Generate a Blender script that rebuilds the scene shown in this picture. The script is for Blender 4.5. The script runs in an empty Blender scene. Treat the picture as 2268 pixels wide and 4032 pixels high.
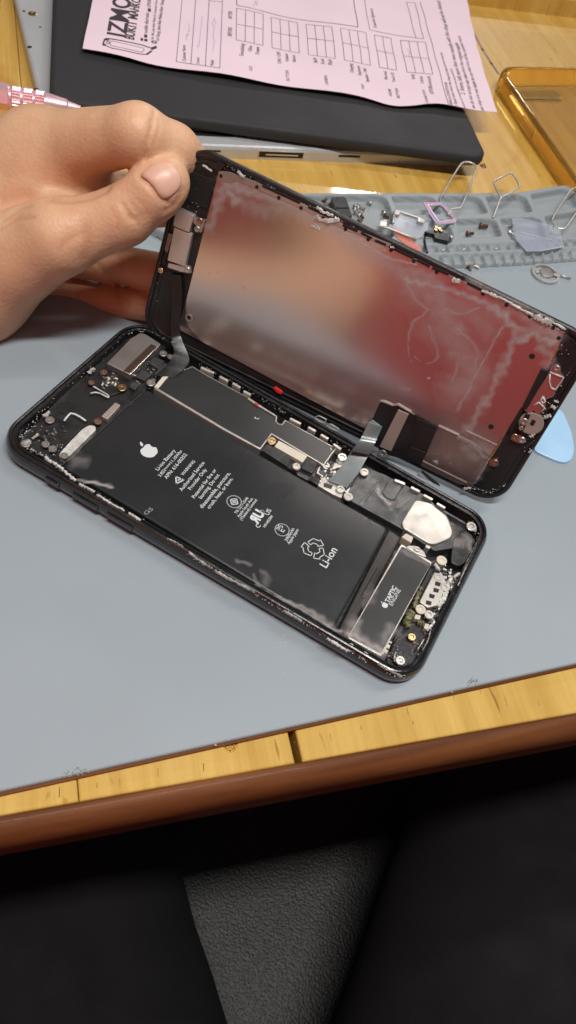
import bpy, math, random
import numpy as np
from mathutils import Vector, Matrix
from mathutils.bvhtree import BVHTree
random.seed(7); rng = np.random.default_rng(7)
S = 0.01                                  # every length below is in millimetres; 1 Blender unit = 100 mm
scn = bpy.context.scene
COL = scn.collection

# ------------------------------------------------------------------ camera
F, CX, CY = 3100.0, 1134.0, 2016.0
_r0 = np.array([0.8557, 0.4840, 0.1832]); _r0 /= np.linalg.norm(_r0)
_r2 = np.array([-0.1503, 0.5711, -0.8070]); _r2 -= _r0 * (_r2 @ _r0); _r2 /= np.linalg.norm(_r2)
_r1 = np.cross(_r2, _r0)
RC = np.stack([_r0, _r1, _r2]); CAM = np.array([48.8023, -136.4863, 193.56])

def ray(px, py):
    return RC.T @ np.array([(px - CX) / F, (py - CY) / F, 1.0])

class Frame:
    def __init__(s, o, u, v, n):
        s.o, s.u, s.v, s.n = [np.array(a, float) for a in (o, u, v, n)]
    def bp(s, px, py, n=0.0):             # measured image point -> frame coordinates at height n
        d = ray(px, py); t = (n - (CAM - s.o) @ s.n) / (d @ s.n)
        p = CAM + d * t - s.o
        return np.array([p @ s.u, p @ s.v])
    def w(s, a, b, n):
        return s.o + s.u * a + s.v * b + s.n * n
W = Frame((0, 0, 0), (1, 0, 0), (0, 1, 0), (0, 0, 1))
SR = np.array([[0.9969, -0.0004, 0.0784], [0.0743, 0.3245, -0.9430], [-0.0251, 0.9459, 0.3236]])
_o = np.array((1.432, 46.9, 32.6)) - SR[:, 1] * 31; _u = SR[:, 0]
_n = np.array((.0, -1.0, .0)); _n = _n - _u * (_n @ _u); _n /= np.linalg.norm(_n); _t = np.cross(_n, _u)      # _t: upward in the panel
_a = math.asin(.262 / _t[2]); _n = _n * math.cos(_a) + _t * math.sin(_a); _t = np.cross(_n, _u)
SF = Frame(_o + _t * 32.5, _u, _t, _n)      # the lifted display, n towards the viewer

# view windows the measurements were taken in: (x0, y0, scale)
VF = (0, 0, 1.0); V0 = (0, 0, 1.2778); V1 = (1134, 0, 1.2778); V5S = (0, 500, 1.2778); VA = (500, 550, 1.61); VC = (1368, 1100, 1.61)
V3 = (0, 1250, 1.811); V4 = (600, 1400, 1.811); V5 = (1200, 1700, 1.811); VB = (300, 1600, 1.2075); B1 = (600, 1800, 1.811)
T1 = (1180, 620, 2.415); T2 = (1668, 620, 2.415); P1 = (300, 0, 1.811); P2 = (1100, 0, 1.61); S1 = (1368, 1500, 2.415)
VL = (0, 2500, 1.2778); VR = (1134, 2500, 1.2778); D = (0, 0, 0.63889)
def px(v, x, y): return v[0] + x / v[2], v[1] + y / v[2]
def P(fr, v, x, y, n): return fr.bp(*px(v, x, y), n)

# ------------------------------------------------------------------ materials
def principled(name):
    m = bpy.data.materials.new(name); m.use_nodes = True
    nt = m.node_tree; b = nt.nodes['Principled BSDF']
    return m, nt, b
def N(nt, t, **k):
    n = nt.nodes.new(t)
    for a, v in k.items():
        if a in n.inputs: n.inputs[a].default_value = v
        else: setattr(n, a, v)
    return n
def mapping(nt, scale=(1, 1, 1), rot=(0, 0, 0)):
    tc = N(nt, 'ShaderNodeTexCoord'); mp = N(nt, 'ShaderNodeMapping')
    mp.inputs['Scale'].default_value = scale; mp.inputs['Rotation'].default_value = rot
    nt.links.new(tc.outputs['Object'], mp.inputs['Vector']); return mp.outputs['Vector']
def noise(nt, vec, scale, detail=4, rough=.55, dist=0):
    n = N(nt, 'ShaderNodeTexNoise'); n.inputs['Scale'].default_value = scale; n.inputs['Detail'].default_value = detail
    n.inputs['Roughness'].default_value = rough; n.inputs['Distortion'].default_value = dist
    nt.links.new(vec, n.inputs['Vector']); return n.outputs['Fac']
def ramp(nt, fac, stops):
    r = N(nt, 'ShaderNodeValToRGB'); e = r.color_ramp.elements
    while len(e) < len(stops): e.new(0.5)
    for el, (p, c) in zip(e, stops):
        el.position = p; el.color = (*c, 1) if len(c) == 3 else c
    nt.links.new(fac, r.inputs['Fac']); return r.outputs['Color']
def bump(nt, b, h, strength=.3, dist=.005):
    bm_ = N(nt, 'ShaderNodeBump'); bm_.inputs['Strength'].default_value = strength; bm_.inputs['Distance'].default_value = dist
    nt.links.new(h, bm_.inputs['Height']); nt.links.new(bm_.outputs['Normal'], b.inputs['Normal'])
def simple(name, col, rough=.5, metal=0, var=.12, nscale=6, bmp=0, spec=.5, bscale=40, rvar=.1, **k):
    m, nt, b = principled(name)
    v = mapping(nt); f = noise(nt, v, nscale, 5)
    lo = tuple(max(0, c * (1 - var)) for c in col); hi = tuple(min(1, c * (1 + var)) for c in col)
    nt.links.new(ramp(nt, f, [(.3, lo), (.7, hi)]), b.inputs['Base Color'])
    f2 = noise(nt, v, nscale * 3, 4)
    r = ramp(nt, f2, [(.3, (max(0, rough - rvar),) * 3), (.7, (min(1, rough + rvar),) * 3)])
    nt.links.new(r, b.inputs['Roughness'])
    b.inputs['Metallic'].default_value = metal; b.inputs['Specular IOR Level'].default_value = spec
    if bmp: bump(nt, b, noise(nt, v, bscale, 3), bmp)
    for kk, vv in k.items(): b.inputs[kk.replace('_', ' ')].default_value = vv
    return m

def wood(name, c1, c2, c3, ang, rough=.3, coat=.4, scale=1, knots=True):
    m, nt, b = principled(name)
    v = mapping(nt, (1, 1, 1), (0, 0, -ang))
    st = N(nt, 'ShaderNodeMapping'); st.inputs['Scale'].default_value = (.28 * scale, 2.6 * scale, 1); nt.links.new(v, st.inputs['Vector'])
    w = N(nt, 'ShaderNodeTexNoise'); w.inputs['Scale'].default_value = 1.5; w.inputs['Detail'].default_value = 7; w.inputs['Distortion'].default_value = 1.6
    nt.links.new(st.outputs['Vector'], w.inputs['Vector'])
    col = ramp(nt, w.outputs['Fac'], [(.28, c1), (.5, c2), (.72, c3)])
    st2 = N(nt, 'ShaderNodeMapping'); st2.inputs['Scale'].default_value = (1.1 * scale, 26 * scale, 1); nt.links.new(v, st2.inputs['Vector'])
    fine = noise(nt, st2.outputs['Vector'], 1.6, 5, .6, .5)
    mx = N(nt, 'ShaderNodeMix', data_type='RGBA', blend_type='MULTIPLY'); mx.inputs['Factor'].default_value = .6
    nt.links.new(col, mx.inputs['A']); nt.links.new(ramp(nt, fine, [(.3, (.80, .70, .58)), (.6, (1, 1, 1))]), mx.inputs['B'])
    # dark pores and nicks
    st3 = N(nt, 'ShaderNodeMapping'); st3.inputs['Scale'].default_value = (4 * scale, 22 * scale, 1); nt.links.new(v, st3.inputs['Vector'])
    por = noise(nt, st3.outputs['Vector'], 1.7, 2, .5, .8)
    mx2 = N(nt, 'ShaderNodeMix', data_type='RGBA', blend_type='MULTIPLY'); mx2.inputs['Factor'].default_value = .8
    nt.links.new(mx.outputs['Result'], mx2.inputs['A']); nt.links.new(ramp(nt, por, [(.25, (.5, .36, .22)), (.31, (1, 1, 1))]), mx2.inputs['B'])
    out = mx2.outputs['Result']
    if knots:
        vo = N(nt, 'ShaderNodeTexNoise'); vo.inputs['Scale'].default_value = 1.1; vo.inputs['Detail'].default_value = 3; vo.inputs['Distortion'].default_value = 2
        nt.links.new(v, vo.inputs['Vector'])
        mx3 = N(nt, 'ShaderNodeMix', data_type='RGBA', blend_type='MULTIPLY'); mx3.inputs['Factor'].default_value = .7
        nt.links.new(out, mx3.inputs['A']); nt.links.new(ramp(nt, vo.outputs['Fac'], [(.3, (.72, .4, .18)), (.44, (1, 1, 1))]), mx3.inputs['B']); out = mx3.outputs['Result']
    nt.links.new(out, b.inputs['Base Color'])
    b.inputs['Roughness'].default_value = rough; b.inputs['Coat Weight'].default_value = coat; b.inputs['Coat Roughness'].default_value = .06
    bl = noise(nt, v, 11, 5); bump(nt, b, bl, .3, .008)
    if not knots: b.inputs['Specular IOR Level'].default_value = .16
    return m

M = {}
M['pine'] = wood('varnished_pine', (.54, .30, .052), (.62, .375, .08), (.68, .44, .12), math.radians(132), .42, .5)
M['pine_strip'] = wood('worn_pine', (.50, .31, .065), (.59, .395, .10), (.66, .47, .155), math.radians(132), .5, .0, knots=False)
M['brown'] = wood('brown_moulding', (.050, .016, .005), (.115, .039, .012), (.21, .082, .028), math.radians(43), .55, .02, 1.0, knots=False)
M['mat'] = simple('grey_silicone', (.285, .335, .37), .5, 0, .055, .9, .06, .35, 120, .05)
M['tray'] = simple('grey_silicone_tray', (.275, .305, .322), .48, 0, .05, 2, .08, .35, 90, .06)
M['jet'] = simple('jet_black_metal', (.010, .010, .011), .27, .0, .4, 8, .12, .6, 60, .1, Coat_Weight=.3, Coat_Roughness=.12)
M['cavity'] = simple('black_cavity', (.013, .013, .014), .45, 0, .5, 10, .5, .5, 50, .15)
M['battery'] = simple('battery_wrap', (.020, .022, .0235), .30, 0, .12, 2.2, .05, .45, 30, .06)
M['shield'] = simple('graphite_sticker', (.025, .027, .028), .36, 0, .1, 3, .03, .45, 50, .05)
M['chip'] = simple('dark_chip', (.035, .037, .038), .55, 0, .35, 25, .5, .45, 80, .12)
M['greyplate'] = simple('dark_grey_plate', (.040, .044, .045), .38, .25, .25, 6, .2, .5, 40, .12)
M['silver'] = simple('worn_silver', (.50, .48, .455), .34, .8, .16, 5, .1, .5, 60, .05)
M['steel'] = simple('brushed_steel', (.60, .57, .53), .36, .65, .08, 6, .06, .5, 90, .08)
M['white_metal'] = simple('pale_tin', (.52, .505, .46), .4, .45, .12, 10, .1, .5, 60, .1)
M['gold'] = simple('brass_screw', (.62, .46, .25), .28, 1, .12, 10, .1)
M['copper'] = simple('copper_tab', (.42, .26, .19), .35, .9, .15, 10, .1)
M['print'] = simple('white_print', (.60, .64, .65), .55, 0, .04, 4)
M['label'] = simple('cream_label', (.62, .58, .47), .5, 0, .08, 10)
M['brownstrip'] = simple('brown_tape', (.055, .030, .024), .4, 0, .2, 8)
M['tapebrown'] = simple('black_pull_tape', (.026, .022, .021), .42, 0, .2, 5, .1)
M['residue'] = simple('white_adhesive_residue', (.52, .52, .49), .5, .15, .35, 40, .6, .5, 70, .2)
M['residue_dim'] = simple('grey_adhesive_residue', (.30, .30, .29), .45, .2, .5, 40, .6, .5, 70, .2)
M['crust'] = simple('greenish_crust', (.13, .13, .06), .5, .1, .6, 45, .8, .5, 80, .2)
M['flex'] = simple('grey_ribbon', (.17, .195, .195), .28, .3, .12, 4, .05)
M['blackflex'] = simple('black_ribbon', (.014, .013, .014), .32, 0, .3, 6, .1)
M['bezel'] = simple('black_bezel', (.011, .011, .012), .38, 0, .4, 8, .25, .5, 45, .12)
M['tan_cover'] = simple('taupe_metal_cover', (.40, .34, .30), .42, .35, .08, 10, .1)
M['taupe'] = simple('smoked_metal_sheet', (.26, .205, .19), .3, .75, .2, 5, .08)
M['slab'] = simple('black_plastic_panel', (.034, .033, .035), .62, 0, .08, 1.2, .12, .25, 150, .05)
M['alu'] = simple('silver_laptop_shell', (.56, .57, .58), .36, .35, .05, 2, .04)
M['dark'] = simple('dark_hole', (.008, .008, .008), .6)
M['skin_nail'] = simple('thumbnail', (.66, .40, .30), .36, 0, .05, 3, .03, .5, 30, .05, Subsurface_Weight=.15, Subsurface_Radius=(.03, .012, .006))
M['pink'] = simple('pink_anodised', (.92, .58, .64), .28, .55, .08, 8, .05)
M['blue'] = simple('pale_blue_plastic', (.36, .58, .80), .35, 0, .04, 4)
M['sim_white'] = simple('white_plastic', (.8, .78, .8), .4)
M['red'] = simple('red_plastic', (.7, .03, .02), .4)
M['salmon_clear'] = simple('salmon_tint', (.75, .22, .15), .35, 0, .05, 4, Alpha=.55)
M['rust'] = simple('rusty_screw', (.16, .08, .05), .45, .5, .3, 20, .3)
M['trouser'] = simple('dark_cloth', (.010, .0095, .0105), .9, 0, .2, 2, .5, .2, 60)
M['shirt'] = simple('red_shirt', (.84, .11, .10), .85, 0, .1, 2, .3, .2, 40)
M['floor'] = simple('dark_floor', (.012, .011, .011), .7)
M['knot'] = simple('wood_knot', (.13, .045, .012), .35, 0, .4, 8)
M['crumb'] = simple('white_crumb', (.75, .73, .68), .6)
M['ink'] = simple('grey_ink', (.11, .08, .10), .7, 0, .2, 5)
M['ink_dark'] = simple('black_ink', (.045, .035, .045), .7, 0, .2, 5)
M['ink_blue'] = simple('pale_pen', (.55, .45, .68), .7, 0, .1, 5)

def m_leather():
    m, nt, b = principled('pebbled_grey_leather')
    v = mapping(nt); vo = N(nt, 'ShaderNodeTexVoronoi'); vo.inputs['Scale'].default_value = 85; nt.links.new(v, vo.inputs['Vector'])
    vo.feature = 'SMOOTH_F1'
    nt.links.new(ramp(nt, vo.outputs['Distance'], [(.1, (.0105, .0105, .0115)), (.6, (.0065, .0065, .007))]), b.inputs['Base Color'])
    b.inputs['Roughness'].default_value = .5; bump(nt, b, vo.outputs['Distance'], .35, -.010); return m
M['leather'] = m_leather()

def m_skin():
    m, nt, b = principled('skin')
    v = mapping(nt); f = noise(nt, v, 2.2, 5, .6)
    c = ramp(nt, f, [(.3, (.58, .345, .20)), (.5, (.66, .41, .25)), (.72, (.72, .47, .30))])
    f2 = noise(nt, v, 9, 4, .65)
    mx = N(nt, 'ShaderNodeMix', data_type='RGBA', blend_type='MULTIPLY'); mx.inputs['Factor'].default_value = .5
    nt.links.new(c, mx.inputs['A']); nt.links.new(ramp(nt, f2, [(.35, (.86, .74, .70)), (.6, (1, 1, 1))]), mx.inputs['B'])
    at = N(nt, 'ShaderNodeAttribute', attribute_name='flush_shade')
    mx2 = N(nt, 'ShaderNodeMix', data_type='RGBA'); nt.links.new(at.outputs['Fac'], mx2.inputs['Factor'])
    nt.links.new(mx.outputs['Result'], mx2.inputs['A']); mx2.inputs['B'].default_value = (.50, .20, .11, 1)
    nt.links.new(mx2.outputs['Result'], b.inputs['Base Color'])
    b.inputs['Roughness'].default_value = .46; b.inputs['Specular IOR Level'].default_value = .38
    b.inputs['Subsurface Weight'].default_value = .16; b.inputs['Subsurface Radius'].default_value = (.05, .018, .009); b.inputs['Subsurface Scale'].default_value = .6
    vo = N(nt, 'ShaderNodeTexVoronoi'); vo.inputs['Scale'].default_value = 90; nt.links.new(v, vo.inputs['Vector'])
    ad = N(nt, 'ShaderNodeMath', operation='ADD'); nt.links.new(vo.outputs['Distance'], ad.inputs[0])
    st = N(nt, 'ShaderNodeMapping'); st.inputs['Scale'].default_value = (1, 3.2, 1.4); st.inputs['Rotation'].default_value = (.3, .2, -.6); nt.links.new(v, st.inputs['Vector'])
    nt.links.new(noise(nt, st.outputs['Vector'], 9, 6, .7), ad.inputs[1])
    bump(nt, b, ad.outputs[0], .15, .006); return m
M['skin'] = m_skin()

def m_plate():
    m, nt, b = principled('satin_metal_plate')
    v = mapping(nt); f = noise(nt, v, 1.3, 4)
    b.inputs['Metallic'].default_value = .94
    nt.links.new(ramp(nt, f, [(.3, (.60, .56, .545)), (.7, (.66, .615, .60))]), b.inputs['Base Color'])
    nt.links.new(ramp(nt, noise(nt, v, 5, 5), [(.3, (.15,) * 3), (.7, (.20,) * 3)]), b.inputs['Roughness'])
    return m
M['plate'] = m_plate()
def m_smear():
    m, nt, b = principled('dried_adhesive_film')
    at = N(nt, 'ShaderNodeAttribute', attribute_name='smear')
    v = mapping(nt); f = noise(nt, v, 16, 7, .65, 1.2)
    r = ramp(nt, f, [(.25, (.45,) * 3), (.65, (1,) * 3)])
    mu = N(nt, 'ShaderNodeMath', operation='MULTIPLY'); nt.links.new(at.outputs['Fac'], mu.inputs[0]); nt.links.new(r, mu.inputs[1])
    nt.links.new(mu.outputs[0], b.inputs['Alpha']); b.inputs['Base Color'].default_value = (.58, .53, .52, 1); b.inputs['Roughness'].default_value = .5
    return m
M['smear'] = m_smear()
def m_amber(name, col, rough=.08, dens=1.0):
    m, nt, b = principled(name)
    b.inputs['Transmission Weight'].default_value = .93; b.inputs['Base Color'].default_value = (*col, 1)
    b.inputs['Roughness'].default_value = rough; b.inputs['IOR'].default_value = 1.3
    return m
M['amber'] = m_amber('amber_tpu', (.98, .84, .50))
M['amber_rim'] = m_amber('amber_tpu_rim', (.94, .66, .22), .06)
M['clear'] = m_amber('clear_film', (.86, .88, .92), .15)
M['cloudy'] = simple('hazy_clear_film', (.50, .54, .66), .2, 0, .05, 5, Alpha=.26)
def m_tray_sim():
    m, nt, b = principled('magenta_violet_coat')
    tc = N(nt, 'ShaderNodeTexCoord'); sp = N(nt, 'ShaderNodeSeparateXYZ'); nt.links.new(tc.outputs['Generated'], sp.inputs[0])
    nt.links.new(ramp(nt, sp.outputs['X'], [(.0, (.62, .10, .30)), (.45, (.20, .06, .48)), (.8, (.5, .12, .42))]), b.inputs['Base Color'])
    b.inputs['Roughness'].default_value = .35; return m
M['sim'] = m_tray_sim()
def m_paper():
    m, nt, b = principled('pink_copy_paper')
    v = mapping(nt); f = noise(nt, v, 1.2, 4)
    nt.links.new(ramp(nt, f, [(.3, (.80, .625, .70)), (.7, (.84, .665, .74))]), b.inputs['Base Color'])
    b.inputs['Roughness'].default_value = .8; b.inputs['Specular IOR Level'].default_value = .2
    bump(nt, b, noise(nt, v, 3, 5), .25, .01); return m
M['paper'] = m_paper()

# ------------------------------------------------------------------ object helpers
def props(o, label=None, cat=None, group=None, kind=None):
    for k, v in (('label', label), ('category', cat), ('group', group), ('kind', kind)):
        if v: o[k] = v
    return o
def thing(name, label, cat, loc=(0, 0, 0), group=None):
    o = bpy.data.objects.new(name, None); COL.objects.link(o); o.location = Vector(loc) * S; o.empty_display_size = .1
    return props(o, label, cat, group)
def root_loc(p):
    l = np.zeros(3)
    while p is not None: l = l + np.array(p.location) / S; p = p.parent
    return l
def mesh(name, V, Fc, mat, parent=None, smooth=False, attr=None, loc=None):
    """V in world mm; linked as one object whose origin sits on its parent (or at loc)."""
    V = np.asarray(V, float)
    if loc is None: loc = np.zeros(3) if parent is not None else np.array([V[:, 0].mean(), V[:, 1].mean(), V[:, 2].min()])
    base = root_loc(parent) + np.asarray(loc, float)
    me = bpy.data.meshes.new(name); me.from_pydata(((V - base) * S).tolist(), [], Fc); me.validate(); me.update()
    if smooth: me.polygons.foreach_set('use_smooth', [True] * len(me.polygons))
    if attr:
        for k, a in attr.items():
            at = me.attributes.new(k, 'FLOAT', 'POINT'); at.data.foreach_set('value', np.asarray(a, np.float32))
    me.materials.append(M[mat]); o = bpy.data.objects.new(name, me); COL.objects.link(o)
    o.location = Vector(loc) * S; o.parent = parent
    return o
def area2(p): x, y = np.array(p).T; return .5 * np.sum(x * np.roll(y, -1) - np.roll(x, -1) * y)
def offset(p, d):                                            # inset (d>0) of a CCW polygon
    p = np.array(p, float); n = len(p); out = []
    for i in range(n):
        a, b, c = p[i - 1], p[i], p[(i + 1) % n]
        e1 = (b - a) / (np.linalg.norm(b - a) + 1e-9); e2 = (c - b) / (np.linalg.norm(c - b) + 1e-9)
        n1 = np.array([-e1[1], e1[0]]); n2 = np.array([-e2[1], e2[0]]); m = n1 + n2
        q = max(.45, 1 + n1 @ n2); out.append(b + d * m / q)
    return np.array(out)
def rounded(p, r, k=4):
    p = np.array(p, float); out = []; n = len(p)
    for i in range(n):
        a, b, c = p[i - 1], p[i], p[(i + 1) % n]
        la, lc = np.linalg.norm(a - b), np.linalg.norm(c - b); rr = min(r, la * .45, lc * .45)
        s, e = b + (a - b) / la * rr, b + (c - b) / lc * rr
        for t in np.linspace(0, 1, k + 1): out.append((1 - t) ** 2 * s + 2 * t * (1 - t) * b + t * t * e)
    return np.array(out)
def ccw(p): p = np.array(p, float); return p if area2(p) > 0 else p[::-1].copy()
def stack(fr, loops, cap0=True, cap1=True):
    """loops: list of (polygon, n); all the same length -> verts, faces"""
    V, Fc = [], []; n = len(loops[0][0])
    for pl, h in loops: V += [fr.w(a, b, h) for a, b in pl]
    for k in range(len(loops) - 1):
        for i in range(n):
            j = (i + 1) % n; Fc.append([k * n + i, k * n + j, (k + 1) * n + j, (k + 1) * n + i])
    if cap0: Fc.append(list(range(n))[::-1])
    if cap1: Fc.append([(len(loops) - 1) * n + i for i in range(n)])
    return V, Fc
def prism2(name, pts, n0, n1, mat, parent=None, fr=W, bev=.15, r=0, label=None):
    p = ccw(pts)
    if r: p = rounded(p, r)
    loops = [(p, n0), (p, n1 - bev), (offset(p, bev * .35), n1 - bev * .3), (offset(p, bev), n1)] if bev else [(p, n0), (p, n1)]
    V, Fc = stack(fr, loops); o = mesh(name, V, Fc, mat, parent)
    if label: o['label'] = label
    return o
def prism(name, v, pts, n0, n1, mat, parent=None, fr=W, bev=.15, r=0, label=None):
    return prism2(name, [P(fr, v, x, y, n1) for x, y in pts], n0, n1, mat, parent, fr, bev, r, label)
def circ(c, r, k=20, sy=1): return np.array([(c[0] + r * math.cos(t), c[1] + sy * r * math.sin(t)) for t in np.arange(k) * 2 * math.pi / k])
def screw(v, x, y, n, r, parent, fr=W, mat='silver', name='screw', h=.55):
    c = P(fr, v, x, y, n)
    L = [(circ(c, r), n - h), (circ(c, r), n - .12), (circ(c, r * .88), n), (circ(c, r * .50), n), (circ(c, r * .40), n - .28)]
    V, Fc = stack(fr, L); return mesh(name, V, Fc, mat, parent)
def disc(name, v, x, y, n0, n1, r, mat, parent, fr=W, bev=.08):
    c = P(fr, v, x, y, n1); V, Fc = stack(fr, [(circ(c, r), n0), (circ(c, r), n1 - bev), (circ(c, r - bev), n1)]); return mesh(name, V, Fc, mat, parent)
def ringm(name, fr, outer, inner, n0, n1, mat, parent=None):
    V, Fc = stack(fr, [(outer, n0), (outer, n1), (inner, n1), (inner, n0)], False, False); m = len(outer)
    for i in range(m): j = (i + 1) % m; Fc.append([3 * m + i, 3 * m + j, j, i])
    return mesh(name, V, Fc, mat, parent)
def tube(name, pts, r, mat, parent=None, seg=8, smooth=True, closed=False):
    pts = np.array(pts, float); V, Fc = [], []; n = len(pts); r = np.broadcast_to(r, n)
    T = np.gradient(pts, axis=0); T /= np.linalg.norm(T, axis=1)[:, None] + 1e-9
    u = np.cross(T[0], (0, 0, 1)); u = u if np.linalg.norm(u) > .1 else np.cross(T[0], (0, 1, 0)); u /= np.linalg.norm(u)
    for i in range(n):
        u = u - T[i] * (u @ T[i]); u /= np.linalg.norm(u); w_ = np.cross(T[i], u)
        for k in range(seg):
            a = 2 * math.pi * k / seg; V.append(pts[i] + r[i] * (math.cos(a) * u + math.sin(a) * w_))
    for i in range(n - 1):
        for k in range(seg):
            j = (k + 1) % seg; Fc.append([i * seg + k, i * seg + j, (i + 1) * seg + j, (i + 1) * seg + k])
    Fc += [list(range(seg))[::-1], [(n - 1) * seg + k for k in range(seg)]]
    return mesh(name, V, Fc, mat, parent, smooth)
def smoothline(p, k=6):
    p = np.array(p, float); out = []
    for i in range(len(p) - 1):
        a, b, c, d = p[max(i - 1, 0)], p[i], p[i + 1], p[min(i + 2, len(p) - 1)]
        for t in np.linspace(0, 1, k, endpoint=False):
            out.append(.5 * (2 * b + (c - a) * t + (2 * a - 5 * b + 4 * c - d) * t * t + (-a + 3 * b - 3 * c + d) * t ** 3))
    out.append(p[-1]); return np.array(out)
def crust(name, v, pts, n, width, parent, fr=W, mat='residue', h=.35, jit=.6, gaps=0.0):
    """an irregular ridge of dried adhesive along a line"""
    l = [P(fr, v, x, y, n) for x, y in pts]; L = smoothline(l, 10); V, Fc = [], []
    d = np.gradient(L, axis=0); d /= np.linalg.norm(d, axis=1)[:, None] + 1e-9; nn = np.stack([-d[:, 1], d[:, 0]], 1)
    for i, (c, m) in enumerate(zip(L, nn)):
        w1, w2 = width * .5 * (1 + jit * rng.normal() * .6), width * .5 * (1 + jit * rng.normal() * .6)
        w1, w2 = max(.05, w1), max(.05, w2); e = .35 if i in (0, len(L) - 1) else 1
        hh = h * rng.uniform(.4, 1.2) * e
        for a, z in ((-w1 * e, -.15), (-w1 * .6 * e, hh), (w2 * .6 * e, hh * rng.uniform(.6, 1.1)), (w2 * e, -.15)): q = c + m * a; V.append(fr.w(q[0], q[1], n + z))
    for i in range(len(L) - 1):
        if rng.uniform() < gaps: continue
        for k in range(3): Fc.append([i * 4 + k, (i + 1) * 4 + k, (i + 1) * 4 + k + 1, i * 4 + k + 1])
    return mesh(name, V, Fc, mat, parent)

# text gathered as mesh data in frame coordinates
class Print:
    def __init__(s, fr, n, zfun=None): s.fr, s.n, s.V, s.F, s.z = fr, n, [], [], zfun
    def _add(s, pts, faces):
        k = len(s.V)
        for a, b in pts: s.V.append(s.fr.w(a, b, s.n + (s.z(a, b) if s.z else 0)))
        s.F += [[k + i for i in f] for f in faces]
    def text(s, t, v, a, b, height=None, mirror=False, bold=0.0, sq=None):
        A, Bq = P(s.fr, v, *a, s.n), P(s.fr, v, *b, s.n)
        cu = bpy.data.curves.new('t', 'FONT'); cu.body = t; cu.resolution_u = 3; cu.offset = bold
        ob = bpy.data.objects.new('t', cu); COL.objects.link(ob); dg = bpy.context.evaluated_depsgraph_get()
        me = bpy.data.meshes.new_from_object(ob.evaluated_get(dg)); n = len(me.vertices); co = np.zeros(n * 3); me.vertices.foreach_get('co', co)
        co = co.reshape(-1, 3)[:, :2]; fs = [list(p.vertices) for p in me.polygons]
        bpy.data.objects.remove(ob); bpy.data.curves.remove(cu); bpy.data.meshes.remove(me)
        if mirror: co[:, 0] = co[:, 0].max() - co[:, 0]
        w = co[:, 0].max() - co[:, 0].min(); co[:, 0] -= co[:, 0].min()
        d = Bq - A; Lh = np.linalg.norm(d); d /= Lh; u = np.array([-d[1], d[0]]); sc = Lh / w; sy = sc if height is None else height / .72
        s._add([A + d * x * sc + u * y * sy for x, y in co], fs)
    def line(s, v, pts, w, closed=False, frame=False):
        q = [np.array(p, float) if frame else P(s.fr, v, *p, s.n) for p in pts]
        if closed: q.append(q[0])
        for a, b in zip(q[:-1], q[1:]):
            L = np.linalg.norm(b - a)
            if L < 1e-6: continue
            d = (b - a) / L; u = np.array([-d[1], d[0]]) * w / 2; k = max(1, int(L / 5)) if s.z else 1; e = d * w * .5 if not s.z else 0
            st = []
            for i in range(k + 1):
                c = a + d * L * i / k + (-e if i == 0 else 0) + (e if i == k else 0); st += [c + u, c - u]
            s._add(st, [[2 * i + 1, 2 * i + 3, 2 * i + 2, 2 * i] for i in range(k)])
    def poly(s, v, pts, frame=False):
        q = ccw([p if frame else P(s.fr, v, *p, s.n) for p in pts]); s._add(q, [list(range(len(q)))])
    def done(s, name, mat, parent): return mesh(name, s.V, s.F, mat, parent)

# ------------------------------------------------------------------ bench
WZ = -2.6
e0, e1 = W.bp(0, 3215, WZ), W.bp(2268, 2810, WZ)                # front border of the pine
ed = (e1 - e0) / np.linalg.norm(e1 - e0); en = np.array([-ed[1], ed[0]])    # en: into the bench
bench = thing('workbench', 'varnished orange pine workbench with a brown rounded front edge', 'workbench', (*(e0 + en * 100), WZ - 30))
def bench_pt(a, b): return e0 + ed * a + en * b
j1 = (W.bp(1160, 2930, WZ) - e0) @ ed
j2 = (W.bp(303, 3064, WZ) - e0) @ ed
k1, k2 = W.bp(1877, 156, WZ), W.bp(1948, 274, WZ)
def plank(a0, a1, b0, b1, mat='pine', top=WZ):
    return prism2('plank', [bench_pt(a0, b0), bench_pt(a1, b0), bench_pt(a1, b1), bench_pt(a0, b1)], WZ - 20, top, mat, bench, bev=.5)
for a_, b_ in ((-420, j2 - .07), (j2 + .07, j1 - 1.0), (j1 + 1.0, 620)):
    plank(a_, b_, .2, 27, 'pine_strip'); plank(a_, b_, 27.1, 900)
# rounded front moulding
prof0 = [(.1, -20), (.1, -.6), (-.4, -.25), (-1.5, -.2), (-3.2, -.9), (-4.9, -2.2), (-6.3, -4.2), (-7.1, -6.8), (-7.4, -9.5), (-7.2, -12), (-6.2, -15), (-5.6, -17), (-5.4, -32), (-4, -33), (.1, -33)]
prof = [(b if b > 0 else b * .78, z * .62) for b, z in prof0]
V, Fc = [], []; K = 60
for i in range(K + 1):
    a = -420 + 1040 * i / K
    for b, z in prof: q = bench_pt(a, b); V.append((q[0], q[1], WZ + z + .12))
n = len(prof)
for i in range(K):
    for k in range(n): j = (k + 1) % n; Fc.append([i * n + k, i * n + j, (i + 1) * n + j, (i + 1) * n + k])
mesh('edge_moulding', V, Fc, 'brown', bench, smooth=True)
# raised back rail
r0, r1 = W.bp(1850, 20, WZ), W.bp(2268, 72, WZ); rd = (r1 - r0) / np.linalg.norm(r1 - r0); rn = np.array([-rd[1], rd[0]])
prism2('back_rail', [r0 - rd * 300, r1 + rd * 200, r1 + rd * 200 + rn * 60, r0 - rd * 300 + rn * 60], WZ + .02, WZ + 12, 'pine', bench, bev=2.5)
# dark crack and knot in the far board
pr = Print(W, WZ + .03); pr.line(VF, [(1860, 120), (1900, 195), (1935, 250), (1962, 290)], 1.6)
pr.done('crack', 'knot', bench)
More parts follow.
